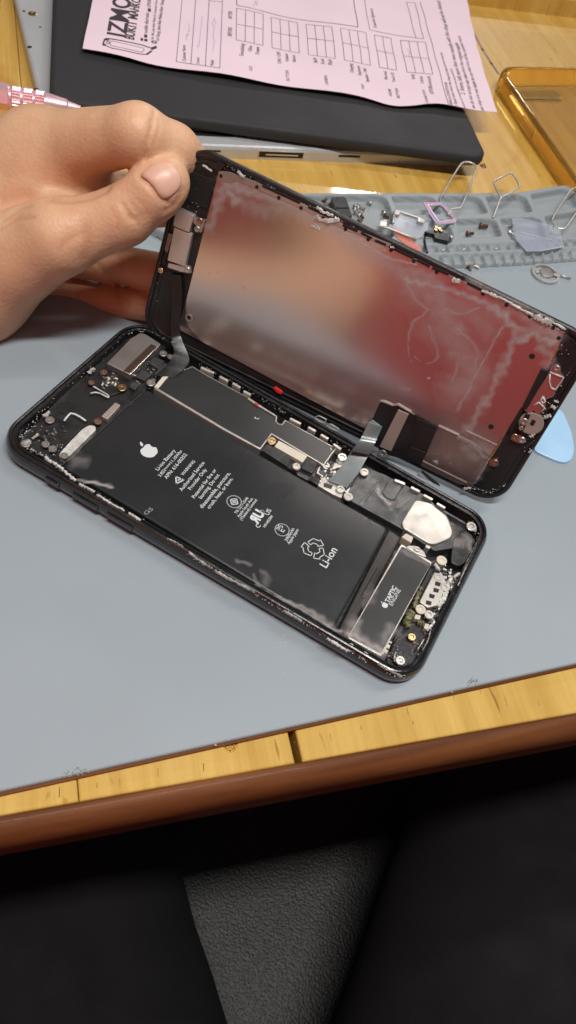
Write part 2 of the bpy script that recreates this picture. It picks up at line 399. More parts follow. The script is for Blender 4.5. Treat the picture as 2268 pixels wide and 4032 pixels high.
# nicks in the front strip
pr = Print(W, WZ + .03)
for x, y, l in ((VR[0] + 600 / 1.2778, 2800, 26), (1560, 2780, 20), (1625, 2845, 12), (1990, 2760, 40), (1785, 2745, 24), (2120, 2765, 22), (470, 3080, 30), (232, 3118, 34), (800, 3020, 26), (1420, 2865, 16), (380, 3092, 16), (620, 3040, 30), (1300, 2900, 30), (1890, 2722, 20)):
    a = W.bp(x, y, WZ + .03); q = en * .12 * l * .6; pr.line(VF, [a - q * .5, a + q * .4 + ed * .2], rng.uniform(.08, .22), frame=True)
pr.done('nick', 'knot', bench)
# ------------------------------------------------------------------ mat with parts tray
mat_t = thing('repair_mat', 'grey blue silicone repair mat with moulded parts trays', 'mat', (40, 40, WZ))
m0, m1 = W.bp(0, 3115, 0), W.bp(2268, 2612, 0); md = (m1 - m0) / np.linalg.norm(m1 - m0); mn = np.array([-md[1], md[0]])
far0, far1 = W.bp(1180, 759, 0), W.bp(2000, 759, 0)
fd = (far1 - far0) / np.linalg.norm(far1 - far0)
prism2('mat_sheet', [m0 - md * 160, m1 + md * 90, far1 + fd * 110, far1 + fd * 10, far0, far0 - fd * 95], WZ + .02, 0, 'mat', mat_t, bev=.5)
TZ = 3.6
prism2('mat_edge_shade', [m0 - md * 160 - mn * .55, m1 + md * 90 - mn * .55, m1 + md * 90 + mn * 5, m0 - md * 160 + mn * 5], WZ + .01, WZ + .9, 'brown', mat_t, bev=.2)  # added brown strip, stands in for the dark shaded fringe along the edge
cells = []
def cell(v, pts, r=2.2): cells.append((rounded(ccw([P(W, v, x, y, TZ) for x, y in pts]), r, 3), 3.35, .6))
cell(T1, [(-700, 358), (-330, 358), (-250, 740), (-620, 760)])
cell(T1, [(-290, 358), (770, 358), (830, 395), (905, 600), (900, 760), (-200, 760)])
cell(T1, [(868, 366), (1235, 366), (1285, 395), (1352, 535), (950, 548)])
cell(T2, [(150, 366), (490, 361), (548, 398), (618, 530), (240, 540)])
cell(T2, [(585, 368), (930, 352), (978, 385), (1042, 515), (668, 540)])
cell(T2, [(1012, 348), (1345, 288), (1415, 325), (1500, 470), (1085, 512)])
cell(T2, [(-180, 600), (225, 590), (295, 765), (-150, 775)])
cell(T2, [(300, 585), (640, 577), (690, 605), (750, 748), (360, 762)])
cell(T2, [(722, 580), (1060, 562), (1112, 590), (1168, 765), (840, 792)])
cell(T2, [(1147, 556), (1449, 512), (1640, 500), (1700, 700), (1235, 778)])
cell(T2, [(1460, 270), (1800, 230), (1900, 400), (1560, 460)])
for i in range(-14, 19):
    x0 = 35 + 101 * i - .45 * i * abs(i); yt = 836 - 3.0 * i - (.08 * i * i if i > 0 else 0); w_ = 82 - .5 * i
    for dx, dy in ((0, 0), (42, 88)):
        pts = [(x0 + dx, yt + dy), (x0 + dx + w_, yt + dy - 2), (x0 + dx + w_ + 32, yt + dy + 62), (x0 + dx + 30, yt + dy + 66)]
        cells.append((ccw([P(W, T2, x, y, TZ) for x, y in pts]), 1.9, .35))
outer = [P(W, VF, x, y, TZ) for x, y in [(1180, 757), (1500, 756), (1668, 757), (1860, 759), (1999, 757), (2082, 746), (2165, 731), (2223, 724), (2262, 738), (2300, 760), (2420, 830), (2440, 985), (2268, 1003), (2082, 1017), (1875, 1027), (1751, 1027)]]
td = P(W, VF, 1875, 1027, TZ) - P(W, VF, 1751, 1027, TZ); td /= np.linalg.norm(td)
outer += [outer[-1] - td * 95, outer[0] - fd * 88]
outer = ccw(outer)
def sdpoly(poly, X, Y):
    d = np.full(X.shape, 1e9); sgn = np.zeros(X.shape, bool)
    for i in range(len(poly)):
        ax, ay = poly[i]; bx, by = poly[(i + 1) % len(poly)]; ex, ey = bx - ax, by - ay; L2 = ex * ex + ey * ey + 1e-12
        t = np.clip(((X - ax) * ex + (Y - ay) * ey) / L2, 0, 1); d = np.minimum(d, np.hypot(X - ax - t * ex, Y - ay - t * ey))
        c = ((ay > Y) != (by > Y)) & (X < (bx - ax) * (Y - ay) / (by - ay + 1e-12) + ax); sgn ^= c
    return np.where(sgn, -d, d)
st = .36; o2 = outer; ua, ub = (o2 @ td), (o2 @ np.array([-td[1], td[0]]))
A_, B_ = np.meshgrid(np.arange(ua.min() - 1, ua.max() + 1, st), np.arange(ub.min() - 1, ub.max() + 1, st), indexing='ij')
X = A_ * td[0] - B_ * td[1]; Y = A_ * td[1] + B_ * td[0]
do = sdpoly(outer, X, Y); Z = np.full(X.shape, TZ)
def sstep(t): t = np.clip(t, 0, 1); return t * t * (3 - 2 * t)
for poly, dep, ew in cells:
    lo, hi = poly.min(0) - 2, poly.max(0) + 2; mk = (X > lo[0]) & (X < hi[0]) & (Y > lo[1]) & (Y < hi[1])
    if not mk.any(): continue
    dd = sdpoly(poly, X[mk], Y[mk]); Z[mk] = np.minimum(Z[mk], TZ - dep * sstep((-dd + .1) / ew))
Z = np.minimum(Z, .1 + (TZ - .1) * np.sqrt(np.clip(-do / 1.0, 0, 1)))
Z += .03 * rng.normal(size=Z.shape) * 0
keep = do < .4; idx = -np.ones(X.shape, int); idx[keep] = np.arange(keep.sum())
V = np.stack([X[keep], Y[keep], Z[keep]], 1); q = np.stack([idx[:-1, :-1], idx[1:, :-1], idx[1:, 1:], idx[:-1, 1:]], -1).reshape(-1, 4)
mesh('parts_tray', V, q[(q >= 0).all(1)].tolist(), 'tray', mat_t, smooth=True)
# crumbs stuck to the near edge of the mat
# ------------------------------------------------------------------ the opened phone
phone = thing('opened_phone', 'black phone body lying open with its battery and circuit boards bare', 'phone', (0, 0, 0))
BL, BW = 138.3, 67.1
def homog(Pq, Q):
    A = []
    for (x, y), (u, v) in zip(Pq, Q): A += [[x, y, 1, 0, 0, 0, -u * x, -u * y, -u], [0, 0, 0, x, y, 1, -v * x, -v * y, -v]]
    return np.linalg.svd(np.array(A, float))[2][-1].reshape(3, 3)
HB = homog([(-BL / 2, BW / 2), (BL / 2, BW / 2), (BL / 2, -BW / 2), (-BL / 2, -BW / 2)], [W.bp(*p, 3.5) for p in ((530, 1265), (1944, 2073), (1617, 2727), (-36, 1756))])
def ap(H, pts): q = np.c_[pts, np.ones(len(pts))] @ H.T; return q[:, :2] / q[:, 2:]
def rrect(w, h, r, ins=0, k=12):
    out = []; r2 = max(r - ins, .6)
    for cx_, cy_, a in ((w / 2 - r, h / 2 - r, 0), (-w / 2 + r, h / 2 - r, 90), (-w / 2 + r, -h / 2 + r, 180), (w / 2 - r, -h / 2 + r, 270)):
        # keep the same centre so insets stay concentric
        for t in np.linspace(0, 90, k): a_ = math.radians(a + t); out.append((cx_ + (r - ins) * math.cos(a_) if r > ins else cx_, cy_ + (r - ins) * math.sin(a_) if r > ins else cy_))
    L = []                                     # subdivide straights
    for i in range(len(out)):
        a, b = np.array(out[i]), np.array(out[(i + 1) % len(out)]); m = max(1, int(round(np.linalg.norm(np.array(rrect.ref[i]) - np.array(rrect.ref[(i + 1) % len(out)])) / 8))) if rrect.ref else 1
        for j in range(m): L.append(a + (b - a) * j / m)
    return np.array(L)
rrect.ref = None
def rr_loop(w, h, r, ins):
    rrect.ref = None; rrect.ref = rrect(w, h, r, 0).tolist(); L = rrect(w, h, r, ins); rrect.ref = None; return L
steps = [(4.0, .0), (1.6, .05), (.7, .7), (.15, 2.0), (0, 3.5), (.15, 5.0), (.6, 6.1), (1.0, 6.6), (1.35, 6.7), (1.75, 6.55), (1.85, 5.9), (2.5, 5.75), (2.6, 6.1), (3.0, 6.05), (3.1, 3.4), (3.4, 2.3)]
loops = [(ap(HB, rr_loop(BL, BW, 9.6, i)), z) for i, z in steps]
V, Fc = stack(W, loops); mesh('chassis', V, Fc, 'jet', phone, smooth=False)
# side buttons on the near long side
for a, b in ((-50.5, -46.0), (-41.5, -33.0), (-30.0, -21.5)):
    q = ap(HB, [(a, -BW / 2 - .45), (b, -BW / 2 - .45), (b, -BW / 2 + .6), (a, -BW / 2 + .6)]); prism2('side_button', q, 2.6, 4.6, 'jet', phone, bev=.35, r=.3)
# boards and covers in the cavity
def in_phone(name, v, pts, n1, mat, n0=2.4, bev=.15, r=.3, parent=None, label=None): return prism(name, v, pts, n0, n1, mat, parent or phone, bev=bev, r=r, label=label)
in_phone('inner_frame', V3, [(1000, 90), (1190, 200), (1060, 500), (430, 1070), (330, 1000), (210, 940), (190, 870), (300, 700), (600, 400), (850, 170)], 3.6, 'cavity', r=2)
# battery
bat = in_phone('battery', VF, [(574, 1530), (1531, 2080), (1310, 2481), (243, 1836)], 5.3, 'battery', bev=.7, r=1.6)
in_phone('pull_tape', V5, [(600, 690), (690, 752), (292, 1478), (222, 1440)], 4.7, 'tapebrown', bev=.5, r=.5)
in_phone('pull_tape', V5, [(520, 960), (548, 975), (430, 1190), (398, 1172)], 5.0, 'tapebrown', bev=.3, n0=4.6)
BZ = 5.33
pr = Print(W, BZ)
for t, a, b in (('Li-ion Battery', (390, 306), (474, 211)), ('3.82V===11.10Whr', (401, 336), (507, 213)), ('APN: 616-00252', (431, 346), (529, 230)), ('WARNING', (509, 330), (567, 262)),
                ('Authorized Service', (503, 404), (612, 269)), ('Provider Only', (545, 398), (622, 302)), ('Potential for fire or', (563, 438), (668, 303)), ('burning. Do not', (596, 440), (683, 327)),
                ('disassemble, puncture,', (600, 486), (735, 319)), ('crush, heat, or burn.', (634, 488), (747, 345)),
                ('TIS 2217-2548', (762, 512), (820, 437)), ('Apple South Asia', (774, 529), (842, 440)), ('(Thailand) Limited', (788, 543), (861, 446)),
                ('MH45584', (899, 577), (937, 523)), ('2900mAh', (1003, 643), (1039, 583)), ('Apple Japan', (1014, 657), (1059, 587)), ('Li-ion', (1190, 770), (1243, 683)), ('C', (869, 580), (879, 566)), ('US', (914, 519), (929, 494))):
    pr.text(t, VB, a, b, bold=.008)
pr.text('R', VB, (861, 562), (877, 537), height=3.0, mirror=True, bold=.05); pr.text('U', VB, (879, 535), (897, 509), height=3.0, bold=.05)
pr.text('R', VB, (881, 504), (886, 497)); c = P(W, VB, 884, 501, BZ); pr.line(VB, circ(c, .62, 16), .12, True, True)
pr.text('PS', VB, (972, 592), (985, 570)); pr.text('E', VB, (986, 600), (993, 588)); c = P(W, VB, 979, 587, BZ); pr.line(VB, circ(c, 2.1, 24), .24, True, True)
c = P(W, VB, 751, 453, BZ); pr.line(VB, circ(c, 2.15, 24), .3, True, True); pr.line(VB, circ(c, 1.35, 4), .26, True, True); pr.line(VB, [c + (-.9, 0), c + (.9, 0)], .25, frame=True); pr.line(VB, [c + (0, -.9), c + (0, .9)], .25, frame=True)
pr.line(VB, circ(P(W, VB, 751, 453, BZ), .6, 4), .2, True, True)
tri = [(476, 367), (474, 334), (512, 350)]; pr.line(VB, tri, .38, True); pr.line(VB, [(484, 351), (493, 348)], .35); pr.line(VB, [(498, 346), (500, 345.5)], .4)
# three folded recycling arrows, outlined
c = P(W, B1, 1152, 652, BZ)
for k in range(3):
    a = math.radians(120 * k + 128)
    def q_(x, y): return c + np.array([x * math.cos(a) - y * math.sin(a), x * math.sin(a) + y * math.cos(a)])
    pr.line(B1, [q_(x * 1.42, y * 1.42) for x, y in ((-1.7, .9), (-.95, 2.25), (.45, 2.25), (.45, 2.65), (1.55, 1.72), (.45, .85), (.45, 1.25), (-.6, 1.25), (-.95, .5))], .24, True, True)
# bitten-fruit emblem
def emblem(pr, c, s, ang):
    ca, sa = math.cos(ang), math.sin(ang)
    T = lambda x, y: c + s * np.array([x * ca - y * sa, x * sa + y * ca])
    body = []
    for t in np.linspace(0, 2 * math.pi, 64, endpoint=False):
        x, y = math.sin(t), math.cos(t); rr = 1 - .17 * math.exp(-((t - 0) / .32) ** 2) - .17 * math.exp(-((t - 2 * math.pi) / .32) ** 2) - .07 * math.exp(-((t - math.pi) / .3) ** 2)
        X_, Y_ = x * rr * (1.0 + .07 * y), y * rr * 1.0; bx, by, br = 1.22, .18, .50; dd = math.hypot(X_ - bx, Y_ - by)
        if dd < br: X_, Y_ = bx + (X_ - bx) * br / dd, by + (Y_ - by) * br / dd
        body.append(T(X_, Y_))
    pr._add(body[::-1], [list(range(64))])
    leaf = [T(.05 + .62 * math.sin(t) * .38 + .24 * t / 1.57 * 0 + (.22 * (1 - math.cos(t)) / 2) * 1.4, 1.02 + .36 * (1 - math.cos(t))) for t in np.linspace(0, 2 * math.pi, 14, endpoint=False)]
    l2 = [T(.02, .98), T(.03, 1.25), T(.18, 1.5), T(.46, 1.66), T(.46, 1.38), T(.32, 1.12)]; pr._add(ccw(l2), [list(range(6))])
emblem(pr, P(W, VB, 347, 212, BZ), 2.55, math.radians(88))
lt = pr.done('lettering', 'print', bat)
pr = Print(W, BZ + .01); pr.text('GS', VB, (333, 518), (368, 490), height=1.3, bold=.0); pr.done('code_mark', 'residue_dim', bat)
# battery wrap scuffs
# logic board cover with bright edge
lb = [(285, 78), (400, 148), (690, 303), (885, 432), (880, 470), (900, 488), (928, 492), (948, 462), (1306, 660), (1222, 775), (850, 552), (770, 658), (500, 518), (22, 238), (115, 152)]
poly = ccw([P(W, V4, x, y, 5.2) for x, y in lb])
prism2('cover_rim', offset(poly, -.28), 2.4, 5.05, 'steel', phone, bev=.12)
cov = prism2('board_cover', offset(poly, .1), 4.9, 5.2, 'shield', phone, bev=.08)
pr = Print(W, 5.24); pr.text('t', V4, (755, 460), (762, 445)); pr.line(V4, [(1272, 660), (1276, 672)], .3); pr.done('lettering', 'print', cov)
in_phone('steel_bar', V4, [(8, 215), (22, 240), (500, 525), (770, 672), (764, 656), (500, 508)], 5.5, 'steel', bev=.1, r=0)
in_phone('circuit_board', V4, [(840, 570), (1300, 800), (1400, 900), (1330, 1020), (1180, 930), (770, 680)], 3.8, 'cavity')
in_phone('chip', V4, [(822, 627), (990, 728), (965, 792), (778, 672)], 5.0, 'chip'); in_phone('chip', V4, [(1100, 728), (1185, 765), (1140, 840), (1062, 800)], 5.0, 'chip')
in_phone('label_plate', V4, [(902, 606), (1106, 716), (1072, 762), (872, 648)], 5.2, 'label', bev=.06)
in_phone('connector_cover', V4, [(1200, 790), (1440, 905), (1385, 965), (1185, 830)], 5.1, 'greyplate', bev=.1)
in_phone('connector_rim', V4, [(1190, 790), (1215, 770), (1449, 900), (1392, 980), (1170, 835)], 4.9, 'steel', bev=.1)
in_phone('arrow_tab', V4, [(1300, 765), (1363, 790), (1280, 812)], 5.5, 'white_metal', bev=.05, r=0)
in_phone('lower_bracket', V4, [(1195, 890), (1225, 868), (1300, 905), (1370, 935), (1350, 1015), (1280, 985), (1180, 925)], 4.9, 'white_metal', bev=.1)
in_phone('chip', V4, [(1225, 905), (1290, 925), (1275, 950), (1220, 930)], 5.15, 'chip'); in_phone('dark_slot', V4, [(1140, 850), (1200, 880), (1180, 925), (1125, 890)], 5.0, 'cavity')
in_phone('pad', V4, [(1040, 825), (1125, 868), (1110, 890), (1030, 850)], 4.9, 'greyplate')
# upper-end parts (camera side)
wifi = in_phone('shield_can', V3, [(1000, 108), (1040, 118), (1148, 188), (930, 408), (760, 325), (930, 150)], 6.0, 'silver', bev=.25, r=.4)
in_phone('tape_strip', V3, [(1078, 188), (1118, 208), (925, 396), (878, 380)], 6.08, 'brownstrip', n0=5.9, bev=.05, parent=wifi)
for q in ([(1058, 322), (1098, 278), (1172, 308), (1130, 368)], [(1100, 400), (1165, 320), (1232, 352), (1172, 432)], [(968, 424), (1010, 372), (1088, 402), (1032, 450)], [(920, 492), (950, 455), (992, 478), (962, 518)]): in_phone('chip', V3, q, 4.9, 'chip')
in_phone('camera_well', V3, [(590, 470), (660, 470), (790, 560), (860, 600), (640, 750), (500, 680), (400, 660)], 3.7, 'dark', bev=.1)
in_phone('camera_cover', V3, [(500, 690), (610, 760), (430, 940), (240, 830), (330, 700)], 4.2, 'cavity', r=1)
in_phone('bridge', V3, [(640, 480), (700, 400), (860, 440), (900, 520), (780, 560)], 4.4, 'cavity')
in_phone('chip', V3, [(752, 440), (800, 445), (795, 490), (740, 480)], 4.6, 'chip')
in_phone('metal_bar', V3, [(822, 604), (860, 624), (766, 726), (722, 704)], 5.0, 'tan_cover', bev=.15)
brk = in_phone('mount_bracket', V3, [(640, 764), (682, 772), (684, 800), (490, 990), (450, 1008), (420, 990), (425, 965), (520, 860), (590, 790)], 5.6, 'residue', bev=.25, r=1.1)
screw(V3, 458, 982, 5.95, 1.15, brk)
tube('white_wire', [W.w(*P(W, V3, x, y, 5.2), 5.2) for x, y in ((457, 738), (478, 710), (503, 684), (535, 690), (575, 712), (612, 738))], .32, 'print', phone)
tube('bent_wire', smoothline([W.w(*P(W, V3, x, y, 5.0), 5.0) for x, y in ((665, 492), (720, 525), (770, 555), (768, 570), (720, 545), (680, 535), (645, 542))], 4), .28, 'residue', phone)
for x, y, r, m in ((740, 386, 1.1, 'copper'), (650, 460, 1.0, 'copper'), (868, 496, 1.5, 'gold'), (1076, 462, 1.45, 'silver'), (355, 727, 1.35, 'silver'), (697, 738, 1.2, 'copper'), (325, 900, 1.2, 'silver'), (376, 932, 1.2, 'silver'), (180, 896, 1.4, 'silver'), (1165, 254, 1.3, 'silver'), (1216, 276, 1.1, 'silver')):
    screw(V3, x, y, 5.4, r, phone, mat=m)
for x, y, r, m, n_ in ((852, 606, 1.5, 'gold', 5.5), (1028, 788, 1.3, 'white_metal', 5.6), (1355, 722, 1.6, 'silver', 6.0), (1342, 950, 1.4, 'white_metal', 5.6), (1396, 1002, 1.4, 'white_metal', 5.5)): screw(V4, x, y, n_, r, phone, mat=m)
in_phone('clip', V3, [(1225, 335), (1290, 300), (1335, 295), (1310, 335), (1255, 350)], 5.9, 'silver', bev=.1); in_phone('clip', V3, [(1100, 492), (1160, 420), (1200, 420), (1130, 505)], 5.4, 'label', bev=.1)
# lower-end parts
in_phone('lower_cover', V5, [(340, 350), (430, 250), (560, 300), (840, 440), (1010, 590), (1070, 700), (1060, 830), (930, 850), (690, 690), (380, 520), (290, 470)], 4.9, 'greyplate', r=.5)
in_phone('cover_step', V5, [(570, 395), (600, 340), (700, 385), (640, 490), (580, 470), (550, 430)], 5.25, 'greyplate', r=1, n0=4.8)
in_phone('cover_ridge', V5, [(540, 320), (560, 325), (410, 530), (385, 515)], 5.1, 'greyplate', r=.2, n0=4.8)
in_phone('speaker_cover', V5, [(785, 490), (812, 488), (900, 510), (1015, 605), (1056, 715), (1035, 760), (935, 800), (885, 796), (700, 684), (692, 645)], 5.7, 'white_metal', r=.9, bev=.25)
in_phone('gold_block', V5, [(722, 722), (775, 750), (760, 792), (690, 750)], 5.6, 'label', r=.2); in_phone('white_chip', V5, [(870, 803), (902, 818), (890, 836), (858, 818)], 5.4, 'white_metal')
in_phone('antenna_cover', V5, [(1060, 760), (1140, 700), (1200, 740), (1190, 900), (1100, 960), (1040, 930)], 5.2, 'cavity', r=1)
# vibration motor
tap = [(688, 800), (908, 930), (545, 1602), (305, 1468)]
in_phone('motor_case', V5, tap, 5.2, 'steel', bev=.1, r=.6)
mo = in_phone('motor_cover', V5, [(694, 815), (900, 940), (545, 1580), (318, 1458)], 5.4, 'shield', n0=5.1, bev=.1, r=.6)
pr = Print(W, 5.44); pr.text('TAPTIC', V5, (598, 1222), (656, 1110), bold=.03); pr.text('ENGINE', V5, (625, 1243), (687, 1130), bold=.0)
emblem(pr, P(W, V5, 572, 1236, 5.44), .9, math.radians(88)); pr.done('lettering', 'print', mo)
eb = in_phone('engine_bracket', V5, [(740, 810), (790, 812), (850, 850), (870, 895), (800, 870), (725, 822)], 5.7, 'white_metal', r=.6); screw(V5, 802, 836, 6.0, 1.0, eb)
tb = in_phone('motor_tab', V5, [(300, 1505), (330, 1495), (470, 1580), (468, 1612), (420, 1610), (298, 1545)], 5.4, 'label', r=.4); screw(V5, 325, 1535, 5.8, 1.25, tb); screw(V5, 428, 1594, 5.8, 1.2, tb)
in_phone('contact_strip', V5, [(598, 1490), (625, 1495), (580, 1595), (553, 1580)], 5.4, 'label', r=.2)
for x, y in ((606, 1512), (590, 1548), (574, 1582)): disc('contact_hole', V5, x, y, 5.3, 5.46, .4, 'dark', phone)
# charging connector
cb = in_phone('port_bracket', V5, [(925, 1000), (985, 1018), (1012, 1080), (955, 1235), (880, 1255), (818, 1212)], 5.8, 'white_metal', r=.5)
for x, y in ((950, 1085), (938, 1130), (908, 1172), (885, 1220)): q = [(x - 18, y - 20), (x + 22, y - 8), (x + 14, y + 18), (x - 22, y + 10)]; in_phone('port_slot', V5, q, 5.86, 'dark', n0=5.6, bev=.03, r=.2, parent=cb)
for x, y, r, m in ((952, 1034, 1.3, 'white_metal'), (1003, 1108, 1.4, 'white_metal'), (828, 1264, 1.5, 'label'), (888, 1302, 1.4, 'white_metal'), (765, 1462, 1.2, 'gold'), (683, 1630, 1.4, 'silver'), (978, 915, 1.6, 'label'), (1190, 672, 1.7, 'silver'), (425, 285, 1.5, 'white_metal'), (312, 460, 1.5, 'white_metal')): screw(V5, x, y, 6.0, r, phone, mat=m)
in_phone('gold_block', V5, [(792, 1300), (830, 1310), (820, 1340), (780, 1330)], 5.7, 'label', r=.2); in_phone('gold_block', V5, [(860, 1365), (890, 1372), (880, 1412), (850, 1400)], 5.5, 'label', r=.2)
in_phone('lower_board', V5, [(900, 960), (1010, 990), (1090, 1120), (900, 1480), (740, 1720), (580, 1640), (640, 1470)], 4.0, 'cavity', r=1)
in_phone('lower_shield', V5, [(730, 1420), (830, 1470), (720, 1690), (600, 1600), (650, 1480)], 4.8, 'cavity', r=.8)
for q, w_ in (([(830, 1110), (800, 1180), (780, 1260)], 1.6), ([(770, 1280), (730, 1340), (745, 1400)], 2.2), ([(800, 1350), (850, 1370), (880, 1400)], 1.6)): crust('corrosion', V5, q, 4.9, w_, phone, mat='crust', h=.6)
for q, w_ in (([(960, 1150), (1000, 1160), (940, 1230)], 1.2), ([(930, 940), (960, 990)], 1.0), ([(1050, 1040), (1020, 1090), (1000, 1180), (950, 1250)], 1.3), ([(900, 1330), (920, 1360), (870, 1420)], .8), ([(1190, 690), (1225, 700)], 1.2), ([(1060, 1040), (1105, 1010)], .9), ([(650, 1570), (640, 1620), (700, 1650)], .5), ([(850, 1480), (800, 1560)], .35)):
    crust('corrosion', V5, q, 5.5, w_, phone, mat='residue', h=.5)
# residue and clips on the rim: near side
for v, q, w_, m in ((V3, [(325, 990), (345, 1015), (400, 1045), (460, 1095), (540, 1165)], .9, 'residue'), (V3, [(560, 1185), (640, 1225), (675, 1245)], .8, 'residue'), (V3, [(690, 1262), (790, 1325), (888, 1380)], .8, 'residue'), (V3, [(915, 1395), (960, 1420), (1000, 1449)], .9, 'residue'),
                 (VB, [(430, 628), (470, 645), (510, 672)], .6, 'residue_dim'), (VB, [(535, 690), (590, 735), (650, 772)], .7, 'residue_dim'), (VB, [(655, 778), (720, 815), (850, 885)], .8, 'residue_dim'), (VB, [(985, 970), (1030, 995), (1075, 1022)], .7, 'residue_dim'), (VB, [(1190, 1102), (1240, 1130), (1290, 1165)], .8, 'residue'),
                 (V5, [(900, 1400), (880, 1480), (840, 1560)], .4, 'residue_dim'), (V5, [(520, 1650), (600, 1700), (690, 1745)], .6, 'residue_dim'), (V5, [(1160, 940), (1120, 1030), (1090, 1100)], .4, 'residue_dim')):
    crust('adhesive_residue', v, q, 6.55, w_, phone, mat=m, h=.35)
for v, q in ((V4, [(345, 85), (440, 128)]), (V4, [(478, 150), (540, 185)]), (V4, [(572, 198), (628, 232)]), (V4, [(650, 255), (702, 283)]), (V4, [(980, 450), (1060, 490)]), (V4, [(1110, 512), (1165, 543)]), (V4, [(1200, 565), (1255, 597)]), (V4, [(1290, 632), (1345, 672)]), (V5, [(640, 345), (715, 375)]), (V5, [(755, 396), (820, 430)]), (V5, [(845, 452), (912, 486)]), (V5, [(940, 512), (1002, 546)])):
    a, b = [P(W, v, x, y, 5.7) for x, y in q]; d_ = (b - a) / np.linalg.norm(b - a); u_ = np.array([-d_[1], d_[0]]) * .45
    prism2('spring_clip', [a - u_, b - u_, b + u_, a + u_], 3, 6.0, 'white_metal', phone, bev=.12, r=.3)
crust('adhesive_residue', V4, [(680, 305), (740, 345), (880, 430)], 5.6, .6, phone, mat='residue', h=.2, jit=.3)
c_ = crust('paint_mark', V4, [(725, 340), (760, 352)], 5.75, .7, phone, mat='red', h=.15)
for x, y, w_ in ((190, 893, 1.4), (330, 690, 1.2), (650, 380, 1.3), (430, 520, .6), (250, 850, .7)): crust('adhesive_residue', V3, [(x - 22, y + 16), (x, y), (x + 24, y - 18)], 5.4, w_, phone, mat='residue', h=.4)
def chips(name, v, regs, z, parent, fr=W, mat='residue', smin=.07, smax=.26, kind='stuff'):
    V, Fc = [], []
    for pts, n_, sp_ in regs:
        L = smoothline([P(fr, v, x, y, z) for x, y in pts], 12)
        for _ in range(n_):
            c = L[rng.integers(len(L))] + rng.normal(size=2) * sp_; s_ = rng.uniform(smin, smax); k = len(V); m_ = 5
            for q in range(m_): a = 2 * math.pi * q / m_; r_ = s_ * rng.uniform(.5, 1.4); V.append(fr.w(c[0] + r_ * math.cos(a), c[1] + r_ * math.sin(a), z - .1))
            V.append(fr.w(c[0], c[1], z + s_ * rng.uniform(.3, .9))); Fc.extend([[k + q, k + (q + 1) % m_, k + m_] for q in range(m_)])
    return props(mesh(name, V, Fc, mat, parent), kind=kind)
chips('grime', V3, [([(190, 930), (320, 990), (480, 1110), (700, 1260), (1000, 1449)], 130, .35), ([(150, 860), (260, 720), (450, 520), (700, 300), (900, 120), (1060, 90), (1160, 150)], 110, .5), ([(240, 830), (330, 760), (420, 900), (380, 960)], 40, 1.5)], 5.9, phone)
chips('grime', VB, [([(400, 610), (660, 780), (900, 920), (1100, 1040), (1350, 1190)], 150, .3)], 6.2, phone, mat='residue_dim')
chips('grime', V5, [([(1190, 650), (1240, 760), (1200, 900), (1100, 1080), (1000, 1280), (890, 1480), (780, 1680), (650, 1735), (500, 1650), (330, 1560)], 230, .55), ([(640, 1560), (700, 1600), (800, 1500)], 40, 1.2), ([(960, 1000), (1040, 1080), (970, 1240), (890, 1400)], 90, 1.0)], 5.7, phone)
chips('grime', V4, [([(330, 60), (560, 180), (800, 320), (1000, 440), (1250, 590), (1420, 690)], 90, .4)], 5.8, phone, mat='residue_dim')
def bits(name, v, region, n_, z, mats):
    for mt in mats:
        V, Fc = [], []; q0 = np.array([P(W, v, x, y, z) for x, y in region])
        for _ in range(n_):
            w4 = rng.dirichlet((1, 1, 1, 1)[:len(q0)]); c = w4 @ q0; a, b = rng.uniform(.2, .55), rng.uniform(.15, .35); h2 = rng.uniform(.15, .5); k = len(V)
            d1 = np.array([.86, -.5]) if rng.uniform() < .0 else np.array([1., 0]); d2 = np.array([0, 1.]); 
            if rng.uniform() < .5: a, b = b, a
            for zz in (z - .3, z + h2):
                for sx, sy in ((-1, -1), (1, -1), (1, 1), (-1, 1)): q = c + d1 * a * sx + d2 * b * sy; V.append((q[0], q[1], zz))
            Fc.extend([[k, k + 1, k + 2, k + 3][::-1], [k + 4, k + 5, k + 6, k + 7]] + [[k + i, k + (i + 1) % 4, k + 4 + (i + 1) % 4, k + 4 + i] for i in range(4)])
        props(mesh(name, V, Fc, mt, phone), kind='stuff')
bits('board_components', V3, [(700, 400), (830, 400), (860, 480), (720, 520)], 16, 4.5, ('label', 'chip', 'silver'))
bits('board_components', V3, [(930, 420), (1180, 260), (1220, 420), (1000, 500)], 20, 4.0, ('chip', 'silver'))
bits('board_components', V4, [(1180, 780), (1340, 720), (1380, 1000), (1180, 920)], 18, 5.0, ('chip', 'silver'))
bits('board_components', V5, [(930, 930), (1040, 960), (1100, 1080), (880, 1400)], 24, 5.0, ('white_metal', 'chip', 'silver'))
bits('board_components', V3, [(560, 740), (330, 800), (380, 960), (280, 880)], 8, 4.2, ('chip', 'silver'))
